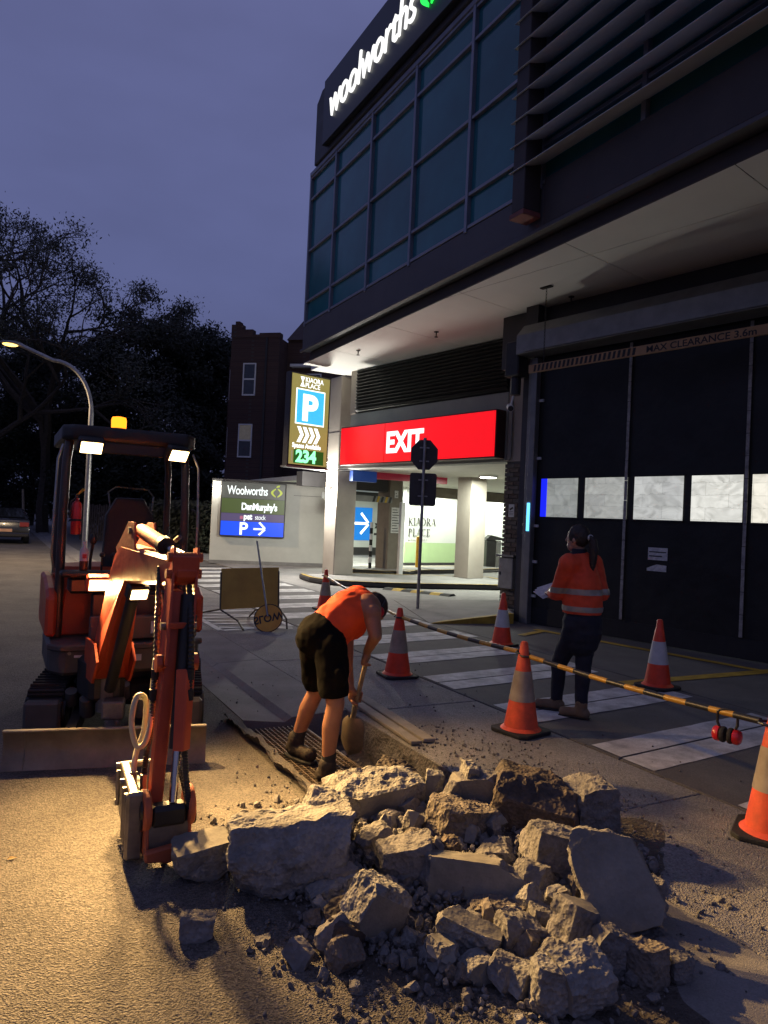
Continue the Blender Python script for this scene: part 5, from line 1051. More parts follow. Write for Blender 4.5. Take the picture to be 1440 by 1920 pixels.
# ================================================================== PEOPLE
def remesh(mb, name, m, parent, voxel=.008, smooth=5, cuts=(), wr=0.0, ws=14.0, disp=None):
    me = mb.mesh(name + '_src', m); o = bpy.data.objects.new(name + '_tmp', me); COL.objects.link(o)
    r = o.modifiers.new('r', 'REMESH'); r.mode = 'VOXEL'; r.voxel_size = voxel
    s = o.modifiers.new('s', 'SMOOTH'); s.factor = .5; s.iterations = smooth
    bpy.context.view_layer.update()
    me2 = bpy.data.meshes.new_from_object(o.evaluated_get(bpy.context.evaluated_depsgraph_get()))
    bpy.data.objects.remove(o); bpy.data.meshes.remove(me)
    bm = bmesh.new(); bm.from_mesh(me2)
    for co, no in cuts:
        bmesh.ops.bisect_plane(bm, geom=bm.verts[:] + bm.edges[:] + bm.faces[:], plane_co=co, plane_no=no, clear_outer=True)
    bm.normal_update()
    if wr or disp:
        for v in bm.verts:
            d = 0
            if wr: d += (noise.noise(v.co * ws) * .7 + noise.noise(v.co * ws * 2.3 + Vector((5, 1, 2))) * .4) * wr
            if disp: d += disp(v.co)
            v.co += v.normal * d
    bm.to_mesh(me2); bm.free(); me2.name = name
    me2.materials.clear(); me2.materials.append(m)
    if parent is not None: me2.transform(wm(parent).inverted())
    me2.polygons.foreach_set('use_smooth', [True] * len(me2.polygons))
    return link(name, me2, parent)
def grip(mb, c, axis, pd, s=1.0):
    axis = Vector(axis).normalized(); pd = (Vector(pd) - axis * Vector(pd).dot(axis)).normalized(); q = axis.cross(pd)
    pc = Vector(c) + pd * .036 * s
    mb.cap(pc - axis * .028 * s, pc + axis * .028 * s, .021 * s, .021 * s, 10); mb.cap(pc + pd * .01 - axis * .02 * s, pc + pd * .01 + axis * .02 * s, .018 * s, .018 * s, 10)
    for i in range(4):
        ci = Vector(c) + axis * (i - 1.5) * .0205 * s; rr = .0275 * s
        pts = [ci + (pd * math.cos(a) + q * math.sin(a)) * rr * (1.15 if k == 0 else 1) for k, a in enumerate([.25, 1.2, 2.3, 3.3 + .15 * (i in (1, 2))])]
        for a, b in zip(pts, pts[1:]): mb.cap(a, b, .0098 * s, .0088 * s, 8)
    t0 = pc + axis * .03 * s; pts = [t0, t0 - q * .03 * s - pd * .01 * s, Vector(c) - q * .028 * s + axis * .045 * s - pd * .012 * s]
    for a, b in zip(pts, pts[1:]): mb.cap(a, b, .0125 * s, .010 * s, 8)
skin_m = mat('skin_tan', (.34, .155, .085), .55, var=.12, vs=14, bump=.08, bs=160, dist=.003)
skin_w = mat('skin_fair', (.42, .24, .17), .5, var=.1, vs=14)
hiviz = mat('hi_vis_orange', (.95, .085, .012), .75, var=.1, vs=6, bump=.15, bs=300, dist=.002)
hiviz_d = mat('hi_vis_orange_jacket', (.72, .075, .022), .75, var=.14, vs=6, bump=.15, bs=300, dist=.002)
shorts_m = mat('work_shorts', (.006, .0055, .005), .95, spec=.1, var=.25, vs=9, bump=.2, bs=200, dist=.002)
navy = mat('navy_trousers', (.012, .014, .024), .85, var=.25, vs=9)
boot_b = mat('work_boots', (.035, .025, .018), .8, var=.3, vs=14, bump=.3, bs=60); boot_t = mat('tan_boots', (.17, .115, .07), .8, var=.2, vs=12)
hair_m = mat('dark_hair', (.022, .014, .010), .6, var=.3, vs=40, bump=.6, bs=90, dist=.004); refl = mat('reflective_tape', (.34, .32, .27), .35, .2, var=.1); cap_m = mat('dark_cap', (.02, .02, .022), .8)
red_pl = mat('earmuff_red', (.5, .015, .02), .3, coat=.4)
# ---- man shovelling
fwd = (_r0 * .86 + _fh * .5).normalized(); rgt = fwd.cross(ZZ)
pel = at(603, 1192, 4.72); rh, lh = at(619, 1212, 4.62), at(590, 1206, 4.82); rk, lk = at(629, 1322, 4.52), at(592, 1298, 4.86); ra, la = at(614, 1440, 4.52), at(555, 1390, 4.90)
chest = at(652, 1150, 4.84); ct = at(672, 1138, 4.92); neck = at(689, 1129, 4.95); head = at(699, 1142, 4.97)
rs_, ls_ = ct + rgt * .185 + Vector((0, 0, -.02)), ct - rgt * .17 + Vector((0, 0, -.03))
sh_t, sh_b, sh_tip = at(691, 1222, 4.84), at(661, 1345, 4.95), at(649, 1430, 5.03); sax = (sh_b - sh_t).normalized()
rhand = sh_t + sax * .045; lhand = sh_t + sax * .34
re_ = at(704, 1192, 4.70); rw = rhand - Vector((0, 0, -.05)) - _fh * .035; le = at(650, 1246, 4.98); lw = lhand + Vector((-.02, .0, .06)) - _r0 * .035
man = thing('person', 'worker in orange vest and dark shorts bending over a shovel', 'person', (rh.x, rh.y, -.05))
b = MB()
b.cap(rh, rk, .085, .058, 16); b.cap(lh, lk, .085, .058, 16)
for k, a in ((rk, ra), (lk, la)):
    mid = k.lerp(a, .33) - fwd * .012
    b.cap(k, mid, .056, .058, 14); b.cap(mid, a, .058, .036, 14)
b.cap(pel, chest, .13, .14, 18); b.cap(chest, ct, .14, .13, 18); b.cap(ct - rgt * .08, ct + rgt * .1, .11, .11, 16); b.cap(ct, neck, .09, .06, 14); b.cap(neck, head, .056, .058, 12)
b.cap(rs_, re_, .060, .045, 14); b.cap(re_, rw, .044, .029, 12); b.cap(ls_, le, .058, .045, 14); b.cap(le, lw, .044, .029, 12); b.ball(tuple(rs_), .068, 14, 9)
b.cap(rw, rhand + (rw - rhand).normalized() * .035, .026, .024, 10); b.cap(lw, lhand + (lw - lhand).normalized() * .035, .026, .024, 10)
grip(b, rhand, sax, (rw - rhand)); grip(b, lhand, sax, (lw - lhand))
# head hanging forward: skull, jaw, nose, brow, ear
hf = (fwd * .62 - ZZ * .78).normalized(); hu = (ZZ * .62 + fwd * .78).normalized(); hs = rgt
HT = basis(head, hs, hf, hu)
b.ball((0, 0, .0), (.074, .095, .10), 18, 12, HT); b.ball((0, .035, -.065), (.055, .06, .06), 14, 9, HT); b.ball((0, .10, -.02), (.014, .02, .022), 8, 6, HT); b.ball((0, .085, .015), (.05, .014, .012), 8, 6, HT); b.ball((0, .092, -.062), (.024, .01, .006), 8, 6, HT)
for s in (-1, 1): b.ball((s * .074, 0, -.01), (.012, .02, .03), 8, 6, HT); b.ball((s * .03, .088, .002), (.012, .006, .007), 8, 6, HT)
remesh(b, 'body', skin_m, man, .0065, 4)
v = MB(); v.cap(pel.lerp(chest, .12), chest, .148, .158, 20); v.cap(chest, ct, .158, .148, 20); v.cap(ct - rgt * .05, ct + rgt * .05, .130, .128, 18); v.ball(tuple(chest + Vector((0, 0, -.05))), .14, 16, 10)
tr_ax = (ct - pel).normalized()
remesh(v, 'vest', hiviz, man, .009, 8, [(pel + tr_ax * .02, -tr_ax), (neck + tr_ax * .005, tr_ax)], .015, 10)
p = MB()
p.ball(tuple(pel - tr_ax * .01), (.165, .165, .15), 20, 12); p.cap(pel, pel + tr_ax * .08, .158, .150, 18)
rm_, lm_ = rh.lerp(rk, .76), lh.lerp(lk, .76); p.cap(rh, rm_, .112, .096, 18); p.cap(lh, lm_, .108, .092, 18)
p.ball(tuple(rh.lerp(rk, .5) + rgt * .075), (.05, .06, .085), 12, 8)
hemd = (rk - rh).normalized(); hemd2 = (lk - lh).normalized()
remesh(p, 'shorts', shorts_m, man, .009, 6, [(rh.lerp(rk, .86), (hemd + hemd2).normalized())], .012, 10)
for k, a, nm in ((rk, ra, 0), (lk, la, 1)):
    d = (a - k).normalized(); tf = (fwd * .75 - _fh * .65).normalized() if nm == 0 else (fwd * .6 - _fh * .8).normalized()
    so = MB(); so.cap(a - d * .09, a, .046, .047, 14); remesh(so, 'sock', cap_m, man, .008, 3)
    bt = MB(); hl_ = a + Vector((0, 0, -.045)); bt.cap(a - Vector((0, 0, -.02)), hl_, .058, .056, 14); bt.cap(hl_ - tf * .03 + ZZ * -.0, hl_ + tf * .15 - ZZ * .012, .052, .044, 14); bt.ball(tuple(hl_ + tf * .15 - ZZ * .005), (.048, .048, .045), 12, 8)
    bo_ = remesh(bt, 'boot', boot_b, man, .008, 4, [(hl_ - ZZ * .045, -ZZ)], .005, 22)
    sl_ = MB(); qv = tf.cross(ZZ); sl_.prism([((hl_ + tf * x + qv * y).x, (hl_ + tf * x + qv * y).y) for x, y in ((-.088, -.035), (-.088, .035), (.0, .052), (.14, .052), (.20, .03), (.20, -.03), (.14, -.052), (0, -.052))], hl_.z - .068, hl_.z - .044); sl_.build('sole', rubber, bo_, bevel=.006, fix=True)
hc = MB(); hc.ball((0, -.008, .022), (.082, .104, .098), 18, 12, HT); remesh(hc, 'hair', hair_m, man, .008, 3, [(HT @ Vector((0, .055, -.01)), (hf * .75 - hu * .66).normalized())], .006, 45)
for s in (-1, 1):
    em = MB(); em.lathe([(.030, 0), (.040, .008), (.040, .03), (.03, .042), (.012, .046)], 18, HT @ Matrix.Translation((s * .078, .0, -.012)) @ rotm('Y', 90 * s)); em.build('earmuff_cup', red_pl, man, smooth=True)
MB().tube([HT @ Vector((.098 * math.sin(a), -.01, .112 * math.cos(a) - .004)) for a in [math.radians(x) for x in range(-95, 96, 10)]], .009, 8).build('earmuff_band', exk, man, smooth=True)
# shovel
shv = thing('shovel', 'long handled shovel held by the bending worker, blade in the pit', 'shovel', tuple(sh_tip))
MB().tube([sh_t, sh_t.lerp(sh_b, .5), sh_b + sax * .02], .016, 12).build('handle', mat('shovel_handle', (.30, .22, .13), .6, var=.25, vs=18), shv, smooth=True)
bx2 = (_r0 * .75 - _fh * .66).normalized(); bd = (sh_tip - sh_b).normalized(); bn = bx2.cross(bd).normalized(); mb = MB(); vs = []; nu, nv = 8, 10
for j in range(nv + 1):
    t = j / nv; w = .105 * (min(1, .55 + t * 3)) * (1 if t < .62 else math.sqrt(max(0.02, 1 - ((t - .62) / .38) ** 2)))
    for i in range(nu + 1): u = -1 + 2 * i / nu; vs.append(sh_b + bd * (t * .30) + bx2 * (u * w) + bn * (.035 * u * u - .02 + .03 * t * t))
fs = [(j * (nu + 1) + i, j * (nu + 1) + i + 1, (j + 1) * (nu + 1) + i + 1, (j + 1) * (nu + 1) + i) for j in range(nv) for i in range(nu)]; m0 = len(vs); vs2 = [q + bn * .004 for q in vs]
mb.add(vs, fs); mb.add(vs2, [f[::-1] for f in fs]); mb.build('blade', mat('shovel_steel', (.22, .18, .13), .5, .5, col2=(.34, .28, .2), vs=8), shv, smooth=True)
MB().cyl(sh_b - sax * .09, sh_b + bd * .06, .021, .014, n=12).build('socket', steel, shv)
# ---- woman walking away
D0 = 6.2; wf = (_fh * .8 - _r0 * .6).normalized(); wr_ = wf.cross(ZZ)
pel = at(1092, 1163, 6.2); rh, lh = pel + wr_ * .085 - ZZ * .05, pel - wr_ * .085 - ZZ * .05
rk, lk = at(1094, 1243, 6.17), at(1049, 1240, 6.32); ra, la = at(1090, 1318, 6.13), at(1043, 1312, 6.36)
ch = at(1090, 1090, 6.2); ct = at(1089, 1055, 6.2); nk = at(1086, 1034, 6.2); hd = at(1083, 1010, 6.2)
rs_, ls_ = ct + wr_ * .165, ct - wr_ * .165
le, lw = at(1046, 1112, 6.22), at(1032, 1113, 6.42); re_, rw = at(1128, 1112, 6.25), at(1092, 1112, 6.5)
wom = thing('person', 'woman in orange hi-vis jacket with ponytail walking past the roller door', 'person', (pel.x, pel.y, 0))
b = MB(); b.cap(pel, ch, .12, .115, 16); b.cap(ch, ct, .115, .09, 16); b.cap(rs_, ls_, .06, .06, 14); b.cap(ct, nk, .06, .05, 12); b.cap(nk, hd, .047, .05, 12)
for h, k, a in ((rh, rk, ra), (lh, lk, la)): b.cap(h, k, .08, .052, 14); b.cap(k, a, .05, .034, 14)
for s, e_, w in ((rs_, re_, rw), (ls_, le, lw)): b.cap(s, e_, .046, .038, 12); b.cap(e_, w, .036, .026, 12)
whf = (wf * .95 - _r0 * .30).normalized(); wht = basis(hd, whf.cross(ZZ), whf, ZZ)
b.ball((0, 0, .01), (.072, .092, .105), 18, 12, wht); b.ball((0, .04, -.06), (.05, .052, .055), 14, 9, wht); b.ball((0, .098, -.015), (.012, .018, .02), 8, 6, wht); b.ball((0, .088, -.055), (.022, .01, .008), 8, 6, wht)
for s in (-1, 1): b.ball((s * .072, -.005, -.012), (.012, .018, .028), 8, 6, wht); b.ball((s * .03, .084, .004), (.012, .007, .007), 8, 6, wht)
for w, e_, sg in ((lw, le, -1), (rw, re_, 1)):
    d = (w - e_).normalized(); up = ZZ; sd = d.cross(up).normalized() * sg
    b.cap(w, w + d * .07, .027, .032, 10); b.cap(w + d * .05 - up * .02, w + d * .05 + up * .022, .022, .02, 10)
    for i in range(4):
        c0 = w + d * .085 + up * (.03 - i * .02); l_ = (.030, .034, .032, .026)[i]; c1 = c0 + d * l_ - sd * .006; c2 = c1 + d * l_ * .5 - sd * .022; b.cap(c0, c1, .0095, .0088, 8); b.cap(c1, c2, .0088, .0078, 8)
    t0 = w + d * .03 + up * .03; t1 = t0 + d * .03 + up * .022 - sd * .015; t2 = t1 + d * .026 - sd * .012; b.cap(t0, t1, .012, .010, 8); b.cap(t1, t2, .010, .0085, 8)
remesh(b, 'body', skin_w, wom, .0065, 4)
j = MB(); hem = at(1092, 1143, 6.2); j.cap(hem + ZZ * .02, ch, .172, .165, 20); j.cap(ch, ct - ZZ * .01, .165, .12, 20); j.cap(rs_ - ZZ * .01, ls_ - ZZ * .01, .085, .085, 16)
for s, e_, w in ((rs_, re_, rw), (ls_, le, lw)): j.cap(s, e_, .080, .068, 14); j.cap(e_, e_.lerp(w, .7), .068, .050, 14)
jo = remesh(j, 'jacket', hiviz_d, wom, .009, 6, [(hem - ZZ * .03, -ZZ), (nk + ZZ * .005, ZZ)], .013, 10)
def band(z, h, nm, off=.004):
    bm = bmesh.new(); bm.from_mesh(jo.data); bm.transform(wm(jo))
    for co, no in (((0, 0, z + h / 2), (0, 0, 1)), ((0, 0, z - h / 2), (0, 0, -1))): bmesh.ops.bisect_plane(bm, geom=bm.verts[:] + bm.edges[:] + bm.faces[:], plane_co=co, plane_no=no, clear_outer=True)
    bm.normal_update()
    for v_ in bm.verts: v_.co += v_.normal * off
    bm.transform(wm(wom).inverted()); me = bpy.data.meshes.new(nm); bm.to_mesh(me); bm.free(); me.materials.clear(); me.materials.append(refl); me.polygons.foreach_set('use_smooth', [True] * len(me.polygons)); link(nm, me, wom)
band(at(1092, 1108, 6.2).z, .05, 'reflective_band'); band(at(1092, 1140, 6.2).z, .045, 'reflective_band')
col_ = MB(); col_.lathe([(.075, -.02), (.066, .035), (.06, .035), (.068, -.02)], 20, Matrix.Translation(nk - ZZ * .012)); col_.build('collar', navy, wom, smooth=True)
p = MB(); p.ball(tuple(pel - ZZ * .02), (.175, .165, .15), 20, 12); p.cap(pel, pel + ZZ * .08, .155, .15, 18); p.cap(pel - ZZ * .1, pel - ZZ * .17, .17, .15, 18)
for h, k, a in ((rh, rk, ra), (lh, lk, la)): p.cap(h, k, .10, .072, 16); p.cap(k, a + ZZ * .0, .07, .052, 16)
remesh(p, 'trousers', navy, wom, .009, 5, [], .009, 11)
for i, (k, a) in enumerate(((rk, ra), (lk, la))):
    tf = (wf * .75 - _r0 * .65).normalized() if i == 0 else (wf * .5 - _r0 * .86).normalized(); lift = -.1 if i == 0 else -.03
    bt = MB(); gz = .045 if i == 0 else .055; hl_ = Vector((a.x, a.y, gz)); bt.cap(a + ZZ * .015, hl_ + ZZ * .01, .052, .052, 14); bt.cap(hl_ - tf * .03, hl_ + tf * .15 - ZZ * .004, .047, .04, 14)
    bo_ = remesh(bt, 'boot', boot_t, wom, .008, 4, [(hl_ - ZZ * .035, -ZZ)], .004, 22)
    sl_ = MB(); qv = tf.cross(ZZ); sl_.prism([((hl_ + tf * x + qv * y).x, (hl_ + tf * x + qv * y).y) for x, y in ((-.08, -.03), (-.08, .03), (.0, .048), (.13, .046), (.19, .026), (.19, -.026), (.13, -.046), (0, -.048))], max(.006, hl_.z - .05), hl_.z - .03); sl_.build('sole', rubber, bo_, bevel=.005, fix=True)
h = MB(); h.ball((0, -.012, .022), (.082, .098, .105), 18, 12, wht); remesh(h, 'hair', hair_m, wom, .008, 3, [(wht @ Vector((0, .05, 0)), (whf * .9 - ZZ * .3).normalized())], .005, 45)
q0 = wht @ Vector((0, -.105, .02)); pt = [q0, q0 - whf * .035 - ZZ * .03, q0 - whf * .05 - ZZ * .12, q0 - whf * .04 - ZZ * .24, q0 - whf * .03 - ZZ * .31]
po = MB(); 
for a, b_, r0_, r1_ in zip(pt, pt[1:], (.022, .034, .038, .03), (.034, .038, .03, .012)): po.cap(a, b_, r0_, r1_, 12)
remesh(po, 'ponytail', hair_m, wom, .008, 3, [], .006, 40)
MB().lathe([(.026, -.012), (.03, 0), (.026, .012)], 14, Matrix.Translation(q0 - whf * .012 - ZZ * .008) @ rotm('X', 70)).build('hair_tie', white_plastic, wom, smooth=True)
pp_ = thing('papers', 'white papers held in the left hand of the woman', 'papers', tuple(lw)); pc = lw + (lw - le).normalized() * .10
T = basis(pc, (lw - le).normalized(), _r0, ZZ) @ rotm('X', 25) @ rotm('Y', -20)
for k in range(3): MB().box((.02 + .012 * k, .01 * k, .012 + .004 * k), (.22, .15, .0015), T @ rotm('Z', 6 * k)).build('sheet', paper, pp_)
# ================================================================== CONES, BARS, SMALL PROPS
cone_o = mat('cone_orange', (.78, .055, .014), .5, var=.15, vs=8); cone_w = mat('cone_sleeve', (.55, .53, .50), .35, var=.12, vs=9)
cone_old = mat('cone_orange_faded', (.80, .10, .035), .6, var=.22, vs=9, detail=8); cone_wd = mat('cone_sleeve_dirty', (.26, .21, .15), .5, col2=(.42, .35, .26), vs=7, detail=8)
def make_cone(loc, lab, om, wm_, rot=0, lean=0):
    t = thing('traffic_cone', lab, 'traffic cone', loc, rot, 'traffic cones fencing the works')
    R = lambda z: .135 - (.135 - .028) * (z - .03) / .67
    MB().prism([(-.185, -.14), (-.14, -.185), (.14, -.185), (.185, -.14), (.185, .14), (.14, .185), (-.14, .185), (-.185, .14)], 0, .028).build('base', rubber, t, world=False, bevel=.006, fix=True)
    MB().lathe([(.16, .028), (.14, .045), (R(.045), .05), (R(.25), .25)], 28).build('lower_body', om, t, world=False, smooth=True)
    MB().lathe([(R(.25) + .003, .25), (R(.48) + .003, .48)], 28).build('reflective_sleeve', wm_, t, world=False, smooth=True)
    MB().lathe([(R(.48), .48), (R(.60), .60), (R(.60) - .004, .605), (R(.69), .69), (.022, .705), (.010, .708)], 28).build('upper_body', om, t, world=False, smooth=True)
    return t
make_cone((3.68, 4.46, .003), 'traffic cone with dirty sleeve holding the bar nearest the earmuffs', cone_old, cone_wd, .2)
make_cone((3.72, 6.52, .003), 'traffic cone just right of the bending worker', cone_o, cone_wd, -.1)
make_cone((6.06, 7.82, .003), 'clean traffic cone standing beside the yellow ramp edge', cone_o, cone_w, .3)
make_cone((6.11, 5.25, .006), 'clean traffic cone standing before the roller door', cone_o, cone_w, .1)
make_cone((3.74, 2.42, .003), 'traffic cone cut off by the right edge of the photo', cone_old, cone_wd, .5)
make_cone((5.14, 11.7, .003), 'far traffic cone showing behind the bending worker', cone_o, cone_wd, 0)
bar_y = mat('bar_yellow', (.52, .27, .03), .4, var=.15, vs=10); bar_k = mat('bar_black', (.02, .02, .02), .4, var=.2)
def cone_bar(p0, p1, lab, n=11):
    p0, p1 = Vector(p0), Vector(p1); t = thing('cone_bar', lab, 'barrier bar', tuple(p0.lerp(p1, .5)), group='striped bars between the cones')
    sg = 12; sag = .02
    def P_(u): q = p0.lerp(p1, u); q.z -= sag * math.sin(math.pi * u); return q
    for k in range(n):
        a, b = k / n, (k + 1) / n; MB().tube([P_(a + (b - a) * i / 3) for i in range(4)], .0185, 14).build('band', bar_k if k % 2 else bar_y, t, smooth=True)
    for q, d in ((p0, p0 - p1), (p1, p1 - p0)):
        d = d.normalized(); c = q + d * .05; MB().tube([c + Vector((.05 * math.cos(a), .05 * math.sin(a), 0)) for a in [i * math.pi / 8 for i in range(17)]], .008, 8).build('end_ring', bar_k, t)
    return P_
b1 = cone_bar((3.72, 6.45, .615), (3.69, 4.54, .615), 'striped bar between the worker side cone and the dirty sleeve cone')
b2 = cone_bar((3.69, 4.39, .60), (3.73, 2.50, .60), 'striped bar carrying the red earmuffs at the right edge', 12)
cone_bar((5.08, 11.6, .60), (3.75, 6.62, .615), 'striped bar running from the far cone towards the worker', 15)
# earmuffs hung on the bar
hp_ = min([b2(i / 200) for i in range(201)], key=lambda q: abs((q - CAMLOC).dot(_ex) / (q - CAMLOC).dot(_f) * F_PX + 720 - 1366))
em = thing('earmuffs', 'red and black earmuffs hanging on the striped bar', 'earmuffs', tuple(hp_)); c_ = hp_ - ZZ * .01
dv = Vector((0.3, -1, 0)).normalized()
MB().tube([c_ + dv * (.055 * math.sin(a)) + ZZ * (.028 * math.cos(a)) - ZZ * (.0 if abs(a) < 1.6 else .0) for a in [math.radians(x) for x in range(-90, 91, 12)]] , .009, 8).build('headband', exk, em, smooth=True)
for s in (-1, 1):
    MB().tube([c_ + dv * s * .055, c_ + dv * s * .055 - ZZ * .05, c_ + dv * s * .04 - ZZ * .085], .008, 8).build('headband_arm', exk, em, smooth=True)
    cc_ = c_ + dv * s * .032 - ZZ * .115; MB().lathe([(.032, -.0), (.043, .008), (.043, .03), (.034, .042), (.015, .047)], 20, basis(cc_, Vector((0, 0, 1)).cross(dv * s), Vector((0, 0, 1)), dv * s) ).build('ear_cup', red_pl, em, smooth=True); MB().lathe([(.043, -.022), (.046, -.012), (.043, 0)], 20, basis(cc_, Vector((0, 0, 1)).cross(dv * s), Vector((0, 0, 1)), dv * s)).build('ear_cushion', rubber, em, smooth=True)
# planks at the pit edge
wood = mat('weathered_timber', (.20, .175, .145), .85, col2=(.31, .28, .235), vs=4, detail=9, bump=.4, bs=50)
for (p, q, w, lab) in (((2.93, 5.78), (2.84, 4.46), .10, 'weathered timber plank lying at the pit edge, right of two'), ((2.80, 5.6), (2.72, 4.44), .09, 'weathered timber plank lying at the pit edge, left of two')):
    t = thing('timber_plank', lab, 'plank', (p[0], p[1], 0), group='planks at the pit edge'); p, q = Vector((*p, .0)), Vector((*q, .0)); d = (q - p).normalized(); nn_ = Vector((-d.y, d.x, 0)) * w / 2
    mb = MB(); mb.hexa([p - nn_ + ZZ * .008, q - nn_ + ZZ * .008, q + nn_ + ZZ * .008, p + nn_ + ZZ * .008], [p - nn_ + ZZ * .034, q - nn_ + ZZ * .034, q + nn_ + ZZ * .030, p + nn_ + ZZ * .034]); mb.build('board', wood, t, bevel=.004, fix=True)
    MB().cyl(p + d * .1 + ZZ * .033, p + d * .1 + ZZ * .037, .006, n=6).build('nail', steel, t)
# drain grate
gr = thing('drain_grate', 'rusty steel mesh drain grate under the worker boots', 'grate', (1.95, 4.7, -.03)); rust = mat('rusty_steel', (.10, .075, .06), .65, .5, col2=(.19, .15, .12), vs=12)
gx0, gx1, gy0, gy1, gz = 1.77, 2.17, 3.95, 5.32, -.035
for x in [gx0 + i * (gx1 - gx0) / 11 for i in range(12)]: MB().bx(x - .004, x + .004, gy0, gy1, gz - .03, gz).build('bearing_bar', rust, gr)
for y in [gy0 + i * (gy1 - gy0) / 34 for i in range(35)]: MB().cyl((gx0, y, gz - .002), (gx1, y, gz - .002), .0035, n=5).build('cross_rod', rust, gr)
for (a, b_) in (((gx0 - .01, gy0), (gx0 - .01, gy1)), ((gx1 + .01, gy0), (gx1 + .01, gy1))): MB().bx(a[0] - .008, a[0] + .008, gy0 - .02, gy1 + .02, gz - .05, gz + .004).build('frame_bar', rust, gr)
# a few litter pieces
lf = thing('dry_leaf', 'small pale dry leaf on the lit road at the left', 'leaf', tuple(gnd(22, 1612))); mb = MB(); o = Vector((0, 0, .004)); mb.add([(-.02, 0, .004), (-.005, .014, .012), (.022, .004, .006), (.0, -.012, .010)], [(0, 3, 2, 1)]); mb.build('blade', mat('leaf_pale', (.45, .3, .12), .8), lf, world=False)
# ================================================================== BROKEN CONCRETE
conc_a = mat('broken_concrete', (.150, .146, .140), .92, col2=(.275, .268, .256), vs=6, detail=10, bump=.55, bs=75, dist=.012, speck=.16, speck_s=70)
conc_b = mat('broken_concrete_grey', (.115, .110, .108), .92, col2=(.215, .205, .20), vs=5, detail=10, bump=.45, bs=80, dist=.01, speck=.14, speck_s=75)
conc_c = mat('broken_concrete_brown', (.115, .098, .084), .92, col2=(.20, .175, .150), vs=6, detail=10, bump=.6, bs=60, dist=.014, speck=.18, speck_s=60)
conc_d = mat('tar_stained_chunk', (.035, .028, .024), .85, col2=(.12, .09, .07), vs=5, detail=10, bump=.5, bs=40, dist=.014, speck=.25, speck_s=55)
formed = mat('formed_face', (.13, .125, .112), .85, col2=(.25, .235, .205), vs=4.5, detail=8, bump=.18, bs=90, dist=.006, speck=.06, speck_s=90)
fin_mats = [conc_a, conc_b, conc_c, conc_d]
def rock_mesh(seed, d, cuts, res, amp, mi=0, flat=False):
    rnd = random.Random(seed); bm = bmesh.new(); bmesh.ops.create_cube(bm, size=1)
    for v in bm.verts: v.co = Vector((v.co.x * d[0] * rnd.uniform(.85, 1.05), v.co.y * d[1] * rnd.uniform(.85, 1.05), v.co.z * d[2] * rnd.uniform(.85, 1.05)))
    for f in bm.faces: f.material_index = 1 if flat else 0
    if not flat: bm.faces.ensure_lookup_table(); bm.faces[rnd.randrange(6)].material_index = 1
    for k in range(cuts + (9 if max(d) > .1 else 3)):
        n = Vector((rnd.gauss(0, 1), rnd.gauss(0, 1), rnd.gauss(0, 1))).normalized()
        if flat: n = Vector((n.x, n.y * .35, n.z)).normalized()
        sup_ = max(v.co.dot(n) for v in bm.verts); co = n * sup_ * (rnd.uniform(.62, .86) if k < cuts else rnd.uniform(.84, .96))
        r = bmesh.ops.bisect_plane(bm, geom=bm.verts[:] + bm.edges[:] + bm.faces[:], plane_co=co, plane_no=n, clear_outer=True)
        es = [e for e in r['geom_cut'] if isinstance(e, bmesh.types.BMEdge)]
        if len(es) >= 3:
            f = bmesh.ops.edgeloop_fill(bm, edges=es, mat_nr=0)
    bmesh.ops.triangulate(bm, faces=bm.faces[:])
    for it in range(7):
        es = [e for e in bm.edges if e.calc_length() > res]
        if not es or len(bm.faces) > 8000: break
        bmesh.ops.subdivide_edges(bm, edges=es, cuts=1); bmesh.ops.triangulate(bm, faces=[f for f in bm.faces if len(f.verts) > 3])
    bmesh.ops.recalc_face_normals(bm, faces=bm.faces); bm.normal_update()
    off = Vector((seed * 7.13 % 50, seed * 3.7 % 50, seed * 1.9 % 50)); sc = max(d)
    new = {}
    for v in bm.verts:
        rg = sum(f.material_index == 0 for f in v.link_faces) / max(1, len(v.link_faces))
        a = amp * (.18 + .82 * rg)
        q = v.co + off
        new[v] = v.co + v.normal * ((noise.noise(q * 4 / sc) * .9 + (noise.voronoi(q * 9 / sc)[0][0] - .35) * 1.1 + noise.noise(q * 24) * .55 + (noise.voronoi(q * 38)[0][0] - .4) * .35 + noise.noise(q * 75) * .28) * a)
    for v, c in new.items(): v.co = c
    me = bpy.data.meshes.new('chunk'); bm.to_mesh(me); bm.free()
    me.materials.append(fin_mats[mi]); me.materials.append(formed if mi in (0, 1) else fin_mats[mi]); return me
def chunk(px, py, D, dims, rot, seed, mi, lab, cuts=6, flat=False, amp=None, res=None, group='large broken concrete chunks in the pile', name='concrete_chunk'):
    me = rock_mesh(seed, dims, cuts, res or max(.009, min(dims) * .055), amp if amp is not None else max(dims) * .040, mi, flat)
    R = (Matrix.Rotation(-YAW, 4, 'Z') @ Euler([math.radians(a) for a in rot]).to_matrix().to_4x4()); c = at(px, py, D)
    low = min((R @ v.co).z for v in me.vertices); g = -.22 if (PX0 < c.x < PX1 and c.y > PY0) else -.02
    me.polygons.foreach_set('use_smooth', [True] * len(me.polygons))
    try: me.set_sharp_from_angle(angle=math.radians(32))
    except Exception: pass
    o = bpy.data.objects.new(name, me); COL.objects.link(o); o.matrix_world = Matrix.Translation((c.x, c.y, max(c.z, g - low))) @ R
    return tag(o, lab, 'concrete chunk', group)
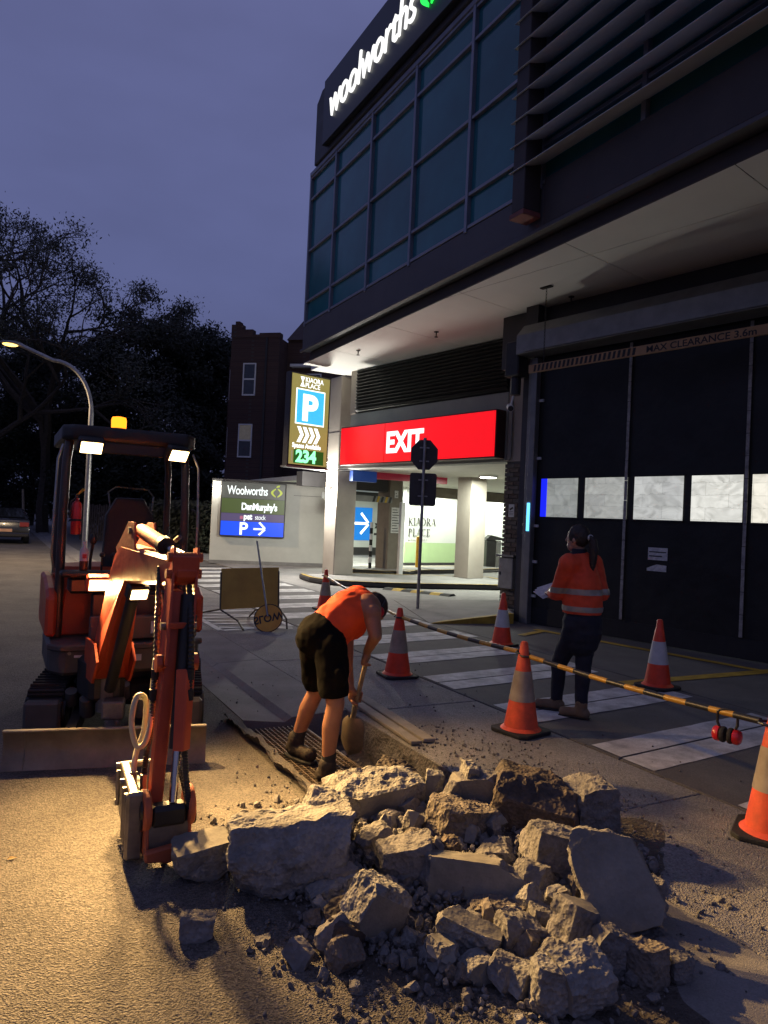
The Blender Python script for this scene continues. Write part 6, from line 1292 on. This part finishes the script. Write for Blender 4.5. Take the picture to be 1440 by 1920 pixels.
B = [
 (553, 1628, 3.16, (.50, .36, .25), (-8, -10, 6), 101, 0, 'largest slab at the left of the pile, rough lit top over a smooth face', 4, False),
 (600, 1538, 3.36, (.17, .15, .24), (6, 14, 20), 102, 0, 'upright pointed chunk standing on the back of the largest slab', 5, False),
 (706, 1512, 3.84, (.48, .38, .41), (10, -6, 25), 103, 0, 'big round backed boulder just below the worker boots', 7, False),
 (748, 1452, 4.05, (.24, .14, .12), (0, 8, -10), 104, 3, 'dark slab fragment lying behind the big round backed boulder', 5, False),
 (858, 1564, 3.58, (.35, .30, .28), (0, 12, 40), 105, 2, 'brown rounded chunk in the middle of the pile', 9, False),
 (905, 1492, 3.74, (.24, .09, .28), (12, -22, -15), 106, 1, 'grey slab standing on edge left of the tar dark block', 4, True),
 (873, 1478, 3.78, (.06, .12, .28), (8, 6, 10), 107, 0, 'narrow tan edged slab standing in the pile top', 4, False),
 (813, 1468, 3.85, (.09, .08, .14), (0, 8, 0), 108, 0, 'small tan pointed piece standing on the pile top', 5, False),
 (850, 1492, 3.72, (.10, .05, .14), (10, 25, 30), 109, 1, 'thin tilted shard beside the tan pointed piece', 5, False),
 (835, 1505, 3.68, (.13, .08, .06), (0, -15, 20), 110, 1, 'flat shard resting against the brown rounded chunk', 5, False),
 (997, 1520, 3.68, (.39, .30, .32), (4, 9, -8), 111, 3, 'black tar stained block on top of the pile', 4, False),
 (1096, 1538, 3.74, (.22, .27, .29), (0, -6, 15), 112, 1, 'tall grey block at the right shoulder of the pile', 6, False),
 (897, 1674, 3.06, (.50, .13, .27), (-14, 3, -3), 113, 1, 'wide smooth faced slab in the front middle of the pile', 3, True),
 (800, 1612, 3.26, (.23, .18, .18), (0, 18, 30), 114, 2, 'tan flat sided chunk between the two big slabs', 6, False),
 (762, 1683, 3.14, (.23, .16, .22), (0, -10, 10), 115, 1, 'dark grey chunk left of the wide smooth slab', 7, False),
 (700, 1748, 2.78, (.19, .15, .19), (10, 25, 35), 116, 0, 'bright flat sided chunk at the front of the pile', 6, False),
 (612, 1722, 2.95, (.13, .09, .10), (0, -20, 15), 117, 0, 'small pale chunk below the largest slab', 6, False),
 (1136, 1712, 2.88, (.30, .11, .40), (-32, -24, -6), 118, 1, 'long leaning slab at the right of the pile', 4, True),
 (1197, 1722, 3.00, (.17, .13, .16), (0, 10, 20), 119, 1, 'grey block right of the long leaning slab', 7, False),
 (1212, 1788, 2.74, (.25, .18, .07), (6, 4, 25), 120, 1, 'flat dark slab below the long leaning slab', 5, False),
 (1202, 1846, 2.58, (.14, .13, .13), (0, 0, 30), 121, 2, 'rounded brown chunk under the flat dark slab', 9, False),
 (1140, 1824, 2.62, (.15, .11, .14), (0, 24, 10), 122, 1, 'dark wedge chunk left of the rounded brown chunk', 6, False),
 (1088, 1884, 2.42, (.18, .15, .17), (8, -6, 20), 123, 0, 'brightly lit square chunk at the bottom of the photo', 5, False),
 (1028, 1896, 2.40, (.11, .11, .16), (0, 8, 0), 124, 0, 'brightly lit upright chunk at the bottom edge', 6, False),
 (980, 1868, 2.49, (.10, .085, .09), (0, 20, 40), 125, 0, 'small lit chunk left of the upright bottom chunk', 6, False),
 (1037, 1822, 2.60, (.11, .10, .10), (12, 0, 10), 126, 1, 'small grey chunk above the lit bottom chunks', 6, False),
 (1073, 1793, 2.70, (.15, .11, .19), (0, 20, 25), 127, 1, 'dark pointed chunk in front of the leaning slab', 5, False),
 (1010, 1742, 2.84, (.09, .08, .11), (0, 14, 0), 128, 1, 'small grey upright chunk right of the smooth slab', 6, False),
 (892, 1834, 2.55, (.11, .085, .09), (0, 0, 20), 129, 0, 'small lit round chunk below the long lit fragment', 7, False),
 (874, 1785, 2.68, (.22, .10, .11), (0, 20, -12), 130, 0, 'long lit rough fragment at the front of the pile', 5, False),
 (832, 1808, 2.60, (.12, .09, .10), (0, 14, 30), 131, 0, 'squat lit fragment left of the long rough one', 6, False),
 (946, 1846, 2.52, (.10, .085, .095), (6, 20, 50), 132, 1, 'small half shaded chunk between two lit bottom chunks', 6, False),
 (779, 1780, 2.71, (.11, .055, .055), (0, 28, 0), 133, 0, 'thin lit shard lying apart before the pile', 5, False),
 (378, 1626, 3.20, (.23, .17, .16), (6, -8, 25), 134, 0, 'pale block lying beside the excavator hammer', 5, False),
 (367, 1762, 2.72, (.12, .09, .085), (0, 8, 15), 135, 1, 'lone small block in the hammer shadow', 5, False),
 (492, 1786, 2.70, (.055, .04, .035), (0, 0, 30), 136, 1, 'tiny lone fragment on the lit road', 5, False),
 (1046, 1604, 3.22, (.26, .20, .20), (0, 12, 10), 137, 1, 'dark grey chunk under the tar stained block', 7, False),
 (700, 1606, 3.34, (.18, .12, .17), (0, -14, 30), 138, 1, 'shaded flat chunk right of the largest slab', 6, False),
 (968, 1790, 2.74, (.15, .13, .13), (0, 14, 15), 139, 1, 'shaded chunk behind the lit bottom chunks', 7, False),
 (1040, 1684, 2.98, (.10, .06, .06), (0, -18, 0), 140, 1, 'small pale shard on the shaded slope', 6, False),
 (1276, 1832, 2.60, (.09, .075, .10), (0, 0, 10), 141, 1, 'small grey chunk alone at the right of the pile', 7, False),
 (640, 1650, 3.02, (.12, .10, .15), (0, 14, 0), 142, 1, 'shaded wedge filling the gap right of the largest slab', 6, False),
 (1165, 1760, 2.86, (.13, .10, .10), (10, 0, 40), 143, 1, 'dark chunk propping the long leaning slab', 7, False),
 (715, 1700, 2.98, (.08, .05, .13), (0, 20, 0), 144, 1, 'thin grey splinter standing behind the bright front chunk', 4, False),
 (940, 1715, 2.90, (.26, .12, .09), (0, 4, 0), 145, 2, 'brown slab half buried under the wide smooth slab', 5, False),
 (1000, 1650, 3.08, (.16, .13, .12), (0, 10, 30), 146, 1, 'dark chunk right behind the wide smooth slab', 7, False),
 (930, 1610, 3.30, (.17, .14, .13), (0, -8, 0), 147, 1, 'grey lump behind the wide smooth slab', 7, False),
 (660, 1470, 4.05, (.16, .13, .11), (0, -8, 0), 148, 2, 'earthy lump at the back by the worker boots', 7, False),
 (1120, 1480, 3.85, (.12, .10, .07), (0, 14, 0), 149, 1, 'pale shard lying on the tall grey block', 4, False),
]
for r in B: chunk(r[0], r[1], r[2], tuple(1.10 * q for q in r[3]), r[4], r[5], r[6], r[7], r[8], r[9])
rq = random.Random(9); mids = [rock_mesh(500 + k, (.15 * rq.uniform(.7, 1.2), .12 * rq.uniform(.7, 1.2), .10 * rq.uniform(.7, 1.3)), 7, .012, .0055, (1, 1, 2, 1, 0, 3)[k % 6]) for k in range(12)]
for me in mids:
    me.polygons.foreach_set('use_smooth', [True] * len(me.polygons))
    try: me.set_sharp_from_angle(angle=math.radians(30))
    except Exception: pass
for k in range(30):
    D = rq.uniform(2.6, 3.85); s_ = rq.uniform(-.06, .34); xc = s_ * D; x = xc * math.cos(YAW) + D * math.sin(YAW); y = -xc * math.sin(YAW) + D * math.cos(YAW)
    hh = .10 * max(0, min(1, (D - 2.55) / .8)) * (1 if s_ < .27 else .4) + .03
    o = bpy.data.objects.new('concrete_chunk', rq.choice(mids)); COL.objects.link(o); o.matrix_world = Matrix.Translation((x, y, hh)) @ Euler((rq.random() * 6, rq.random() * 6, rq.random() * 6)).to_matrix().to_4x4() @ Matrix.Scale(rq.uniform(.7, 1.25), 4)
    tag(o, 'hand sized broken concrete chunk wedged between the bigger chunks of the pile', 'concrete chunk', 'middling chunks in the pile')
# rubble mound the chunks rest on
def sst(a, b, x): t = max(0, min(1, (x - a) / (b - a))); return t * t * (3 - 2 * t)
def camxy(x, y): return x * math.cos(YAW) - y * math.sin(YAW), x * math.sin(YAW) + y * math.cos(YAW)
def mound(x, y):
    xc, D = camxy(x, y); s = xc / D
    h = .11 * sst(2.55, 3.5, D) * (1 - sst(3.75, 4.25, D)) * sst(-.17, -.02, s) * (1 - sst(.28, .36, s))
    h2 = .03 * sst(2.35, 2.7, D) * (1 - sst(3.9, 4.2, D)) * sst(-.08, .06, s) * (1 - sst(.36, .45, s))
    return max(h, h2)
vs = []; fs = []; nx, ny = 120, 130
for j in range(ny + 1):
    for i in range(nx + 1):
        D = 2.3 + 2.1 * j / ny; xc = (-.24 + .72 * i / nx) * D
        x = xc * math.cos(YAW) + D * math.sin(YAW); y = -xc * math.sin(YAW) + D * math.cos(YAW); h = mound(x, y)
        n_ = noise.noise(Vector((x * 14, y * 14, 0))) * .02 + noise.noise(Vector((x * 40, y * 40, 3))) * .010
        vs.append((x, y, -.012 + h + (n_ * min(1, h * 12) if h > 0 else 0)))
for j in range(ny):
    for i in range(nx): a = j * (nx + 1) + i; fs.append((a, a + 1, a + nx + 2, a + nx + 1))
mm = MB(); mm.add(vs, fs); tag(mm.build('rubble_fines', dirt, smooth=True), 'dark heap of earth and fines under the broken concrete', 'rubble', kind='stuff')
# smaller pieces, one object each
rnd = random.Random(77); smalls = [rock_mesh(300 + k, (.07 * rnd.uniform(.8, 1.2), .055 * rnd.uniform(.7, 1.2), .045 * rnd.uniform(.7, 1.2)), 6, .011, .003, (0, 1, 1, 2, 1)[k % 5]) for k in range(24)]
for me in smalls:
    me.polygons.foreach_set('use_smooth', [True] * len(me.polygons))
    try: me.set_sharp_from_angle(angle=math.radians(30))
    except Exception: pass
placed = 0
def small(x, y, z, s, lab, grp):
    o = bpy.data.objects.new('concrete_fragment', rnd.choice(smalls)); COL.objects.link(o)
    o.matrix_world = Matrix.Translation((x, y, z)) @ Euler((rnd.random() * 6, rnd.random() * 6, rnd.random() * 6)).to_matrix().to_4x4() @ Matrix.Scale(s, 4); tag(o, lab, 'fragment', grp)
k = 0
while k < 180:
    D = rnd.uniform(2.45, 3.9); s = rnd.uniform(-.10, .36); xc = s * D; x = xc * math.cos(YAW) + D * math.sin(YAW); y = -xc * math.sin(YAW) + D * math.cos(YAW); h = mound(x, y)
    if h < .015 and rnd.random() < .6: continue
    k += 1; sc = rnd.choice((.5, .6, .7, .8, .9, 1.1, 1.5)); small(x, y, h + .016 * sc, sc, 'fist sized broken concrete fragment among the larger chunks of the pile', 'small fragments in the pile')
for k in range(70):
    a = rnd.uniform(-.16, .40); D = rnd.uniform(2.3, 2.75) if a > -.05 else rnd.uniform(2.5, 3.1); xc = a * D; x = xc * math.cos(YAW) + D * math.sin(YAW); y = -xc * math.sin(YAW) + D * math.cos(YAW); sc = rnd.choice((.25, .3, .4, .5, .7)); small(x, y, .012 * sc + mound(x, y), sc, 'small stray concrete fragment scattered on the road in front of the pile', 'stray fragments in front of the pile')
for k in range(50):
    x = rnd.uniform(1.85, 2.6); y = rnd.uniform(3.3, 5.3); sc = rnd.choice((.5, .7, 1, 1.3))
    if x < 2.2 and y > 4.0 and rnd.random() < .75: continue
    small(x, y, pitz(x, y) + .012, sc, 'earthy rubble fragment lying in the pit by the worker boots', 'fragments in the pit')
def near_pile(x, y):
    xc, D = camxy(x, y); s = xc / D
    return max(0, 1 - abs(s - .13) / .36) ** 1.3 * (1 if 2.1 < D < 4.6 else .25)
tag(grit('loose_grit', 5200, (-.6, 3.4, 1.2, 4.9), .003, .016, conc_b, 5, near_pile, lambda x, y: mound(x, y) if mound(x, y) > .012 else (pitz(x, y) if PX0 < x < PX1 and PY0 < y < PY1 else 0)), 'fine grey grit scattered round the broken concrete pile', 'grit', kind='stuff')
def dusty(x, y): return .9 if 2.2 < x < 3.6 and 1.8 < y < 4.6 else .10
tag(grit('dark_grit', 1300, (1.4, 4.4, .8, 7.5), .003, .013, slab_edge, 6, dusty, lambda x, y: mound(x, y) if mound(x, y) > .012 else (pitz(x, y) if PX0 < x < PX1 and PY0 < y < PY1 else 0)), 'dark crumbs of spoil spread over the footpath beside the pit', 'grit', kind='stuff')

tag(grit('rubble_crumbs', 3600, (1.0, 2.9, 1.7, 3.9), .007, .032, conc_b, 8, lambda x, y: 1.0 if mound(x, y) > .02 else .10, lambda x, y: mound(x, y) if mound(x, y) > .012 else (pitz(x, y) if PX0 < x < PX1 and PY0 < y < PY1 else 0)), 'loose crumbs of crushed concrete filling the gaps in the pile', 'rubble', kind='stuff')
